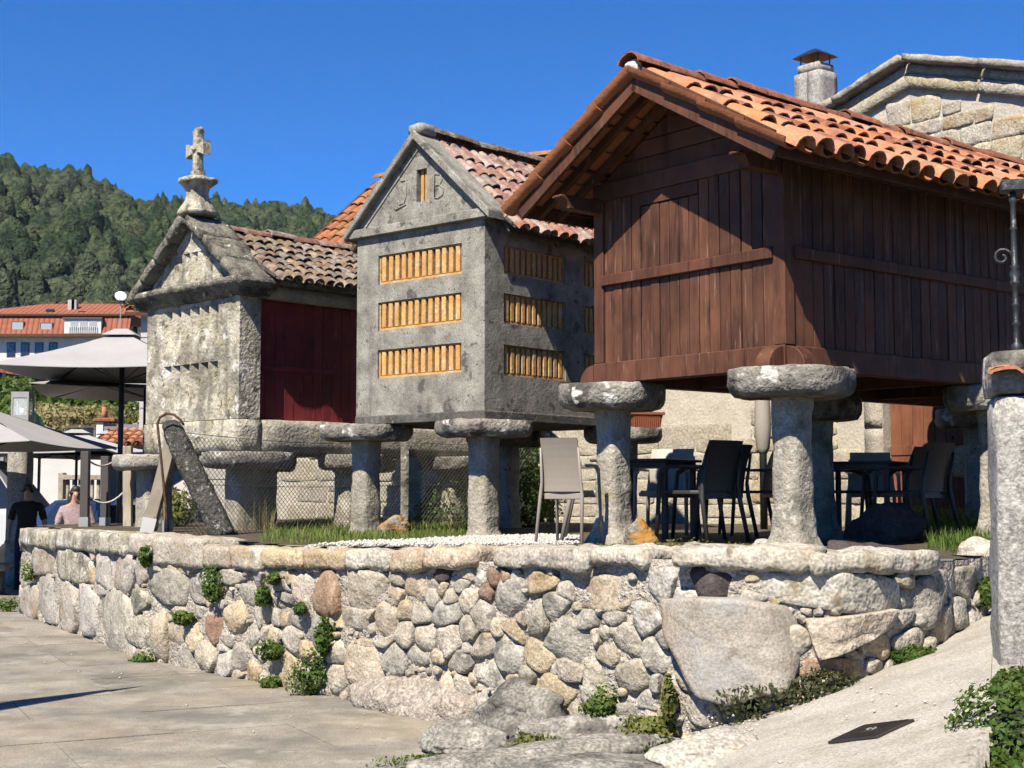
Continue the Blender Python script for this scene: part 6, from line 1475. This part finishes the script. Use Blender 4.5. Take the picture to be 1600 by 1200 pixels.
# tree over the gate pillar, mostly outside the picture
tr = thing('tree', 'broad leaved tree beside the iron railing, reaching in from the right', 'tree', (5.6, 9.3, 0))
MB().tube([(0,0,.3),(.05,0,1.6),(-.1,.1,3.0),(.1,.1,4.4)], [.2,.16,.12,.05], 10).obj('trunk', MAT['bark'], tr, smooth=True)
for a, b in (((0,0,2.2),(-1.2,-.6,3.4)),((0,.1,2.8),(1.1,.6,4.2)),((0,.1,2.6),(.3,-1.2,3.9)),((0,.1,3.2),(-.4,1.0,4.6))): MB().tube([a, [(p+q)/2+.1 for p, q in zip(a, b)], b], [.08,.05,.02], 7).obj('limb', MAT['bark'], tr, smooth=True)
leaf_blob('crown', '', '', (.3,.2,4.0), (1.9,1.9,1.5), 6500, .075, MAT['bush'], 90, parent=tr, hollow=.2)
leaf_blob('branch_leaves', '', '', (-2.42,-1.45,2.98), (.22,.25,.22), 120, .045, MAT['weed'], 92, parent=tr, hollow=.1)
MB().tube([(-1.2,-.6,3.4),(-1.9,-1.05,3.3),(-2.4,-1.4,3.0)], [.02,.013,.006], 6).obj('limb', MAT['bark'], tr, smooth=True)
# left background planting
for i, (x, y, d, r, n, mk, lab, s) in enumerate(((20,612,56,(1.5,.8,.55),1200,'bush','dark clipped hedge in front of the slate blue shed',.12),(25,648,46,(.9,.6,.75),900,'weed','light green shrub left of the green netting',.1),(138,625,52,(1.6,.8,.75),1900,'bush','dark green laurel hedge below the pale house',.12),(172,632,50,(.9,.6,.6),900,'bush','dark green shrub right of the laurel hedge',.12),
    (100,655,42,(1.3,.7,.38),1500,'drygrass','brownish vine leaves over the pergola',.08),(150,650,43,(1.3,.7,.35),1300,'succulent','yellow green vine leaves at the right of the pergola',.08),(75,668,40,(.5,.4,.4),500,'drygrass','dry climbing plant hanging beside the netting',.07))):
    p = atd(x, y, d); leaf_blob('shrub', lab, 'shrub', p, r, n, s, MAT[mk], 110+i)
c = atd(80, 628, 47); pm = thing('palm', 'small bushy palm in front of the pale house', 'palm', (c.x, c.y, 0))
MB().tube([(0,0,2),(0,0,c.z-.3)], [.2,.16], 8).obj('trunk', MAT['bark'], pm)
rr = random.Random(2)
for i in range(34):
    a = rr.uniform(0, 6.28); e = rr.uniform(-.2, 1.3); L_ = rr.uniform(.6, 1.0); m = MB(); pts = []
    for k in range(5):
        t = k/4; pts.append(Vector((math.cos(a)*math.cos(e)*L_*t, math.sin(a)*math.cos(e)*L_*t, c.z-.4+math.sin(e)*L_*t-.35*t*t)))
    s_ = Vector((-math.sin(a), math.cos(a), 0))
    for k in range(4): m.add([pts[k]-s_*.09*(1-k/5), pts[k]+s_*.09*(1-k/5), pts[k+1]+s_*.09*(1-(k+1)/5), pts[k+1]-s_*.09*(1-(k+1)/5)], [(0,1,2,3)])
    m.obj('frond', MAT['bush'], pm)
# pergola frame and netting
c0 = atd(55, 668, 41); c1 = atd(188, 664, 42); pg = thing('pergola', 'weathered pergola frame under the vines', 'pergola', (c0.x, c0.y, 0))
for t in (0, .35, .7, 1.0): MB().tube([((c1.x-c0.x)*t, t, 0), ((c1.x-c0.x)*t, t, c0.z)], .05, 6).obj('post', MAT['grey_wood'], pg)
for dy in (0, .6): MB().bar((-.2, dy, c0.z), (c1.x-c0.x+.2, dy+1, c1.z), .08, .1).obj('beam', MAT['grey_wood'], pg)
gn = mottle('green_netting', [(.3, L4(.008,.03,.022)), (.7, L4(.02,.06,.045))], sc=3, bump=.3)
for i, (a, b, lab) in enumerate((((45,640),(72,690),'dark green netting hung beside the lantern'),((108,668),(150,692),'dark green net sheet below the pergola'))):
    p, q = atd(*a, 39), atd(*b, 39); m = MB(); v = []; f = []; n = 10
    for k in range(n+1):
        for j in range(n+1):
            t, u = k/n, j/n; x = p.x+(q.x-p.x)*t; z = q.z+(p.z-q.z)*u*(1-.75*abs(t-.3) if i == 0 else 1-abs(t-.5)*1.4); v.append((x-p.x, .08*math.sin(t*9+u*2), z))
    for k in range(n):
        for j in range(n): f.append((k*(n+1)+j, (k+1)*(n+1)+j, (k+1)*(n+1)+j+1, k*(n+1)+j+1))
    m.add(v, f); tag(m.obj('netting', gn, None, smooth=True, loc=(p.x, p.y, 0)), lab, 'netting')
# ================================================================== PEOPLE AND VEHICLES
def person(label, loc, rz, J, mats, hairfn, shirt_z, sleeve, trouser_z, h=1.75):
    """J: joints (in metres for this person); one skinned body, clothes and hair as its children"""
    names = list(J); idx = {n: i for i, n in enumerate(names)}
    E_ = [('pelvis','waist'),('waist','chest'),('chest','neck'),('neck','head'),('head','crown'),('head','nose'),('chest','shL'),('shL','elL'),('elL','wrL'),('wrL','haL'),('chest','shR'),('shR','elR'),('elR','wrR'),('wrR','haR'),
          ('pelvis','hiL'),('hiL','knL'),('knL','anL'),('anL','toL'),('pelvis','hiR'),('hiR','knR'),('knR','anR'),('anR','toR')]
    RAD = dict(pelvis=(.15,.115),waist=(.135,.10),chest=(.165,.115),neck=(.052,.055),head=(.078,.092),crown=(.062,.07),nose=(.014,.014),sh=(.062,.06),el=(.042,.042),wr=(.028,.03),ha=(.036,.02),hi=(.095,.095),kn=(.06,.06),an=(.042,.045),to=(.045,.03))
    me = bpy.data.meshes.new('person'); me.from_pydata([J[n] for n in names], [(idx[a], idx[b]) for a, b in E_], []); o = bpy.data.objects.new('person', me); COL.objects.link(o)
    sk = o.modifiers.new('skin', 'SKIN'); sb_ = o.modifiers.new('sub', 'SUBSURF'); sb_.levels = 2; sb_.render_levels = 2
    for n in names:
        d = me.skin_vertices[0].data[idx[n]]; r = RAD.get(n) or RAD[n[:2]]; d.radius = r; d.use_root = (n == 'pelvis')
    bpy.context.view_layer.update()
    bm_ = bpy.data.meshes.new_from_object(o.evaluated_get(bpy.context.evaluated_depsgraph_get())); bpy.data.objects.remove(o)
    mb = MB(); mb.v = [tuple(v.co) for v in bm_.vertices]; mb.f = [tuple(p.vertices) for p in bm_.polygons]; mb.mi = [0]*len(mb.f)
    for s in 'LR':     # fingers and thumb
        w, hnd = Vector(J['wr'+s]), Vector(J['ha'+s]); d = (hnd-w).normalized(); side = d.cross(Vector((0,-1,.2))).normalized(); fw = side.cross(d)
        for k, L_ in enumerate((.065,.075,.08,.07)): b = hnd+side*(.027-.018*k); mb.tube([b, b+d*L_*.5, b+d*L_*.85+fw*L_*.35], [.0095,.009,.007], 6)
        b = w+d*.04+side*.03; mb.tube([b, b+d*.03+side*.025, b+d*.06+side*.03+fw*.015], [.011,.010,.008], 6)
    root = thing('person', label, 'person', loc, rz)
    body = mb.obj('body', mats[0], root, smooth=True)
    bme = body.data; bme.update()
    def cloth(name, keep, mat, off):
        m = MB(); mp = {}
        for p in bme.polygons:
            if keep(p.center):
                q = []
                for vi in p.vertices:
                    if vi not in mp: mp[vi] = len(m.v); v = bme.vertices[vi]; m.v.append(tuple(v.co+v.normal*off))
                    q.append(mp[vi])
                m.f.append(tuple(q)); m.mi.append(0)
        m.obj(name, mat, root, smooth=True)
    cloth('shirt', lambda c: shirt_z[0] < c.z < shirt_z[1] and (abs(c.x) < sleeve[0] and not (abs(c.x) > .15 and c.z < sleeve[1])), mats[1], .014)
    cloth('trousers', lambda c: .07 < c.z < trouser_z and abs(c.x) < .26 and not (abs(c.x) > .19 and c.z > .72), mats[2], .012)
    hd = Vector(J['head']); hairfn(root, hd, Vector(J['crown']))
    for s in (-1, 1):
        MB().lathe([(.0,-.006),(.009,0),(0,.006)], 8, (hd.x+s*.032, hd.y-.090, hd.z+.022)).obj('eye', MAT['black_metal'], root); MB().lathe([(.0,-.03),(.014,0),(0,.03)], 8, (hd.x+s*.088, hd.y+.005, hd.z)).obj('ear', mats[0], root)
    MB().box(hd.x-.025, hd.x+.025, hd.y-.094, hd.y-.08, hd.z-.05, hd.z-.04).obj('mouth', plain('lip', L3(.30,.10,.09), .6), root, bevel=.003)
    return root
skin = plain('skin', L3(.52,.32,.23), .55, var=.06)
def mk_hair(mat, long=False):
    def f(root, hd, cr):
        m = MB(); n = 14; secs = []
        for k in range(7):
            t = k/6; z = -.03+.155*math.sin(t*math.pi/2); r = math.cos(t*math.pi/2)*.088+.010
            secs.append([(hd.x+r*1.0*math.cos(2*math.pi*i/n), hd.y+.018+(r*1.06)*math.sin(2*math.pi*i/n)*(1 if math.sin(2*math.pi*i/n) > 0 else (.62 if k < 3 else .95)), hd.z+.02+z+(.05 if k == 0 and math.sin(2*math.pi*i/n) < -.2 else 0)) for i in range(n)])
        m.loft(secs)
        if long:
            for s in (-1, 0, 1): m.loft([[(hd.x+s*.075+.045*w_*math.cos(a*.785), hd.y+.05+.05*w_*math.sin(a*.785), hd.z+z) for a in range(8)] for z, w_ in ((.06,.9),(-.05,1.1),(-.16,1.0),(-.26,.5))])
        o = m.obj('hair', mat, root, smooth=True)
    return f
dark_hair = plain('dark_hair', L3(.03,.02,.015), .5)
JM = dict(pelvis=(0,0,.98),waist=(0,-.01,1.14),chest=(0,-.01,1.36),neck=(0,-.01,1.53),head=(0,-.03,1.645),crown=(0,-.015,1.715),nose=(0,-.125,1.645),
    shL=(.20,0,1.43),elL=(.27,.03,1.16),wrL=(.29,-.05,.92),haL=(.29,-.07,.85),shR=(-.20,0,1.43),elR=(-.27,.03,1.16),wrR=(-.28,-.06,.92),haR=(-.275,-.08,.85),
    hiL=(.10,0,.90),knL=(.11,-.02,.50),anL=(.11,.02,.09),toL=(.13,-.14,.04),hiR=(-.10,0,.90),knR=(-.12,-.02,.50),anR=(-.13,.02,.09),toR=(-.16,-.14,.04))
person('standing man in black polo shirt and navy trousers beside the lantern column', ((46-800)/FPX*23.3, 23.3, -.06), R(12), JM, [skin, plain('black_cotton', L3(.012,.012,.014), .9), plain('navy_cotton', L3(.016,.022,.06), .9)], mk_hair(dark_hair), (.98,1.50), (.30,1.20), 1.04)
k_ = .925; JW = {n: (p[0]*k_*.95, p[1]*k_, p[2]*k_) for n, p in JM.items()}
JW.update(elR=(-.26,-.02,1.08), wrR=(-.17,-.22,.98), haR=(-.11,-.25,1.0), elL=(.25,.0,1.08), wrL=(.30,-.08,.86), haL=(.31,-.10,.80))
person('smiling woman with long dark hair in a dusty pink top behind the wall', ((121-800)/FPX*20.7, 20.7, .02), R(14), JW, [skin, mottle('dusty_pink_print', [(.4, L3(.36,.25,.26)), (.6, L3(.50,.38,.38))], sc=30, bump=.2), plain('denim', L3(.06,.08,.13), .9)], mk_hair(dark_hair, True), (.88,1.36), (.27,1.12), .95)

def vehicle(name, label, cat, c, rz, prof, cab, width, paint, wheels, wr, windows, ww=.05):
    """side outline lofted over the width; windows, lamps, mirrors and wheels are parts"""
    r = thing(name, label, cat, c, rz); W = width/2
    m = MB(); secs = []
    for y, f_ in ((-W, .94), (-W+.06, .985), (-W+.14, 1.0), (W-.14, 1.0), (W-.06, .985), (W, .94)):
        cx_ = sum(p[0] for p in prof)/len(prof); secs.append([(cx_+(x-cx_)*(.97+.03*f_), y*(1 if z < cab else 1-.13*(z-cab)/.5), z if z < cab else cab+(z-cab)*(.9+.1*f_ if abs(y) > W-.1 else 1)) for x, z in prof])
    m.loft(secs); body = m.obj('body', paint, r, smooth=False, bevel=.02)
    for (nm, pts) in windows:
        for s in (-1, 1):
            m = MB(); m.prism(pts, lambda a, b, d: (a, s*(W*(1-.13*max(0, b-cab)/.5)+d), b), -.005, .008); m.obj(nm, MAT['glass'], r)
    for x in wheels:
        for s in (-1, 1):
            ty = MB().lathe([(wr*.6,-.1),(wr*.95,-.1),(wr,-.06),(wr,.06),(wr*.95,.1),(wr*.6,.1)], 20).obj('wheel', plain('tyre', L3(.02,.02,.02), .8), r, smooth=True, loc=(x, s*(W-.1), wr)); ty.rotation_euler = (R(90), 0, 0)
            MB().lathe([(.03,-.105),(wr*.62,-.09),(wr*.62,.09),(.03,.105)], 16).obj('rim', MAT['galv'], ty)
    xs = [p[0] for p in prof]
    for s in (-1, 1):
        MB().box(min(xs)-.015, min(xs)+.03, s*(W-.2)-.12, s*(W-.2)+.12, .68, .82).obj('headlight', MAT['glass_pale'], r, bevel=.02); MB().box(max(xs)-.03, max(xs)+.015, s*(W-.18)-.1, s*(W-.18)+.1, .75, .95).obj('tail_light', plain('red_lens', L3(.3,.01,.01), .3), r, bevel=.02)
        MB().box(min(xs)+1.25, min(xs)+1.4, s*(W+.09)-.07, s*(W+.09)+.07, cab+.02, cab+.17).obj('mirror', paint, r, bevel=.03); MB().box(min(xs)+2.2, min(xs)+2.36, s*(W+.006)-.012, s*(W+.006)+.012, cab-.12, cab-.085).obj('handle', MAT['galv'], r)
    return r
carp = [(-2.0,.30),(-2.02,.62),(-1.85,.80),(-1.05,.92),(-.45,1.36),(.2,1.47),(1.1,1.44),(1.65,1.18),(1.98,1.0),(2.02,.55),(1.95,.30)]
carw = [('windscreen', [(-.98,.95),(-.48,1.32),(-.38,1.34),(-.30,.96)]), ('window', [(-.26,.97),(-.30,1.36),(.25,1.41),(.33,.98)]), ('window', [(.38,.98),(.31,1.41),(1.0,1.39),(1.35,1.02)])]
def gloss(name, col):
    g = G(name); g.b.inputs['Base Color'].default_value = col; g.b.inputs['Roughness'].default_value = .25; g.b.inputs['Coat Weight'].default_value = .6; g.b.inputs['Metallic'].default_value = .2; return g.m
c = ((205-800)/FPX*28.2, 28.2, 0); vehicle('car', 'silver blue hatchback parked behind the standing woman', 'car', c, R(176), carp[::1], .93, 1.7, gloss('silver_blue_paint', L3(.42,.46,.52)), (-1.25, 1.25), .31, carw)
c = ((196-800)/FPX*25.8, 25.8, 0); vehicle('car', 'navy blue car glimpsed between the rope posts', 'car', c, R(140), carp, .93, 1.7, gloss('navy_paint', L3(.03,.045,.11)), (-1.25, 1.25), .31, carw)
vanp = [(-2.5,.35),(-2.52,.9),(-2.3,1.12),(-1.75,1.25),(-1.15,2.05),(-.8,2.22),(2.3,2.25),(2.45,2.1),(2.5,.9),(2.45,.35)]
c = ((-75-800)/FPX*28.0, 28.0, 0)
v_ = vehicle('delivery_van', 'white delivery van with blue and yellow side graphics at the left edge', 'van', c, R(180), vanp, 1.22, 1.9, gloss('white_van_paint', L3(.85,.85,.85)), (-1.6, 1.5), .34, [('windscreen', [(-1.70,1.28),(-1.18,1.98),(-1.02,2.02),(-1.02,1.28)]), ('window', [(-.96,1.28),(-.96,1.95),(-.2,1.95),(-.2,1.28)])])
for col, pts in ((L3(.02,.20,.38), [(0,.55),(2.4,.55),(2.4,1.05),(1.1,1.0)]), (L3(.75,.62,.03), [(.2,1.06),(1.1,1.02),(2.4,1.07),(2.4,1.3),(1.0,1.25)]), (L3(.75,.62,.03), [(-.1,.40),(2.4,.40),(2.4,.54),(0,.54)]), (L3(.05,.35,.55), [(.1,1.95),(2.4,1.95),(2.4,2.1),(.1,2.1)])):
    m = MB(); m.prism(pts, lambda a, b, d: (a, .958+d, b), .0, .004); m.obj('graphic_panel', plain('graphic', col, .4), v_)
# stone bench at the far left
P = gx(-6, 22.2, 0); b_ = thing('stone_bench', 'pale stone bench cut off by the left edge', 'bench', P)
rough_block('seat', -.45, .25, -.2, .2, .36, .48, MAT['ashlar'], b_, amp=.006, bev=.015); rough_block('support', -.4, .15, -.15, .15, 0, .358, MAT['ashlar'], b_, amp=.006, bev=.01)
# an open electric cable over the gap of the roofs
p0, p1 = atd(0, 528, 80), atd(70, 560, 60); rope('dark cable drooping across the white gable end', sag(p0, p1, .4), .012, MAT['black_metal'], 'cable')
# ================================================================== AIR
m = MB(); m.box(-620, 620, -25, 1290, -1.5, 330); hz = m.obj('haze', None); hz.data.materials.clear()
g = bpy.data.materials.new('haze'); g.use_nodes = True; nt = g.node_tree; nt.nodes.clear(); oo = nt.nodes.new('ShaderNodeOutputMaterial'); pv = nt.nodes.new('ShaderNodeVolumePrincipled')
pv.inputs['Color'].default_value = (.72, .82, 1, 1); pv.inputs['Density'].default_value = .00006; pv.inputs['Anisotropy'].default_value = .2
nt.links.new(pv.outputs[0], oo.inputs['Volume']); hz.data.materials.append(g); stuff(hz, 'thin bluish haze in the air over the valley', 'haze')
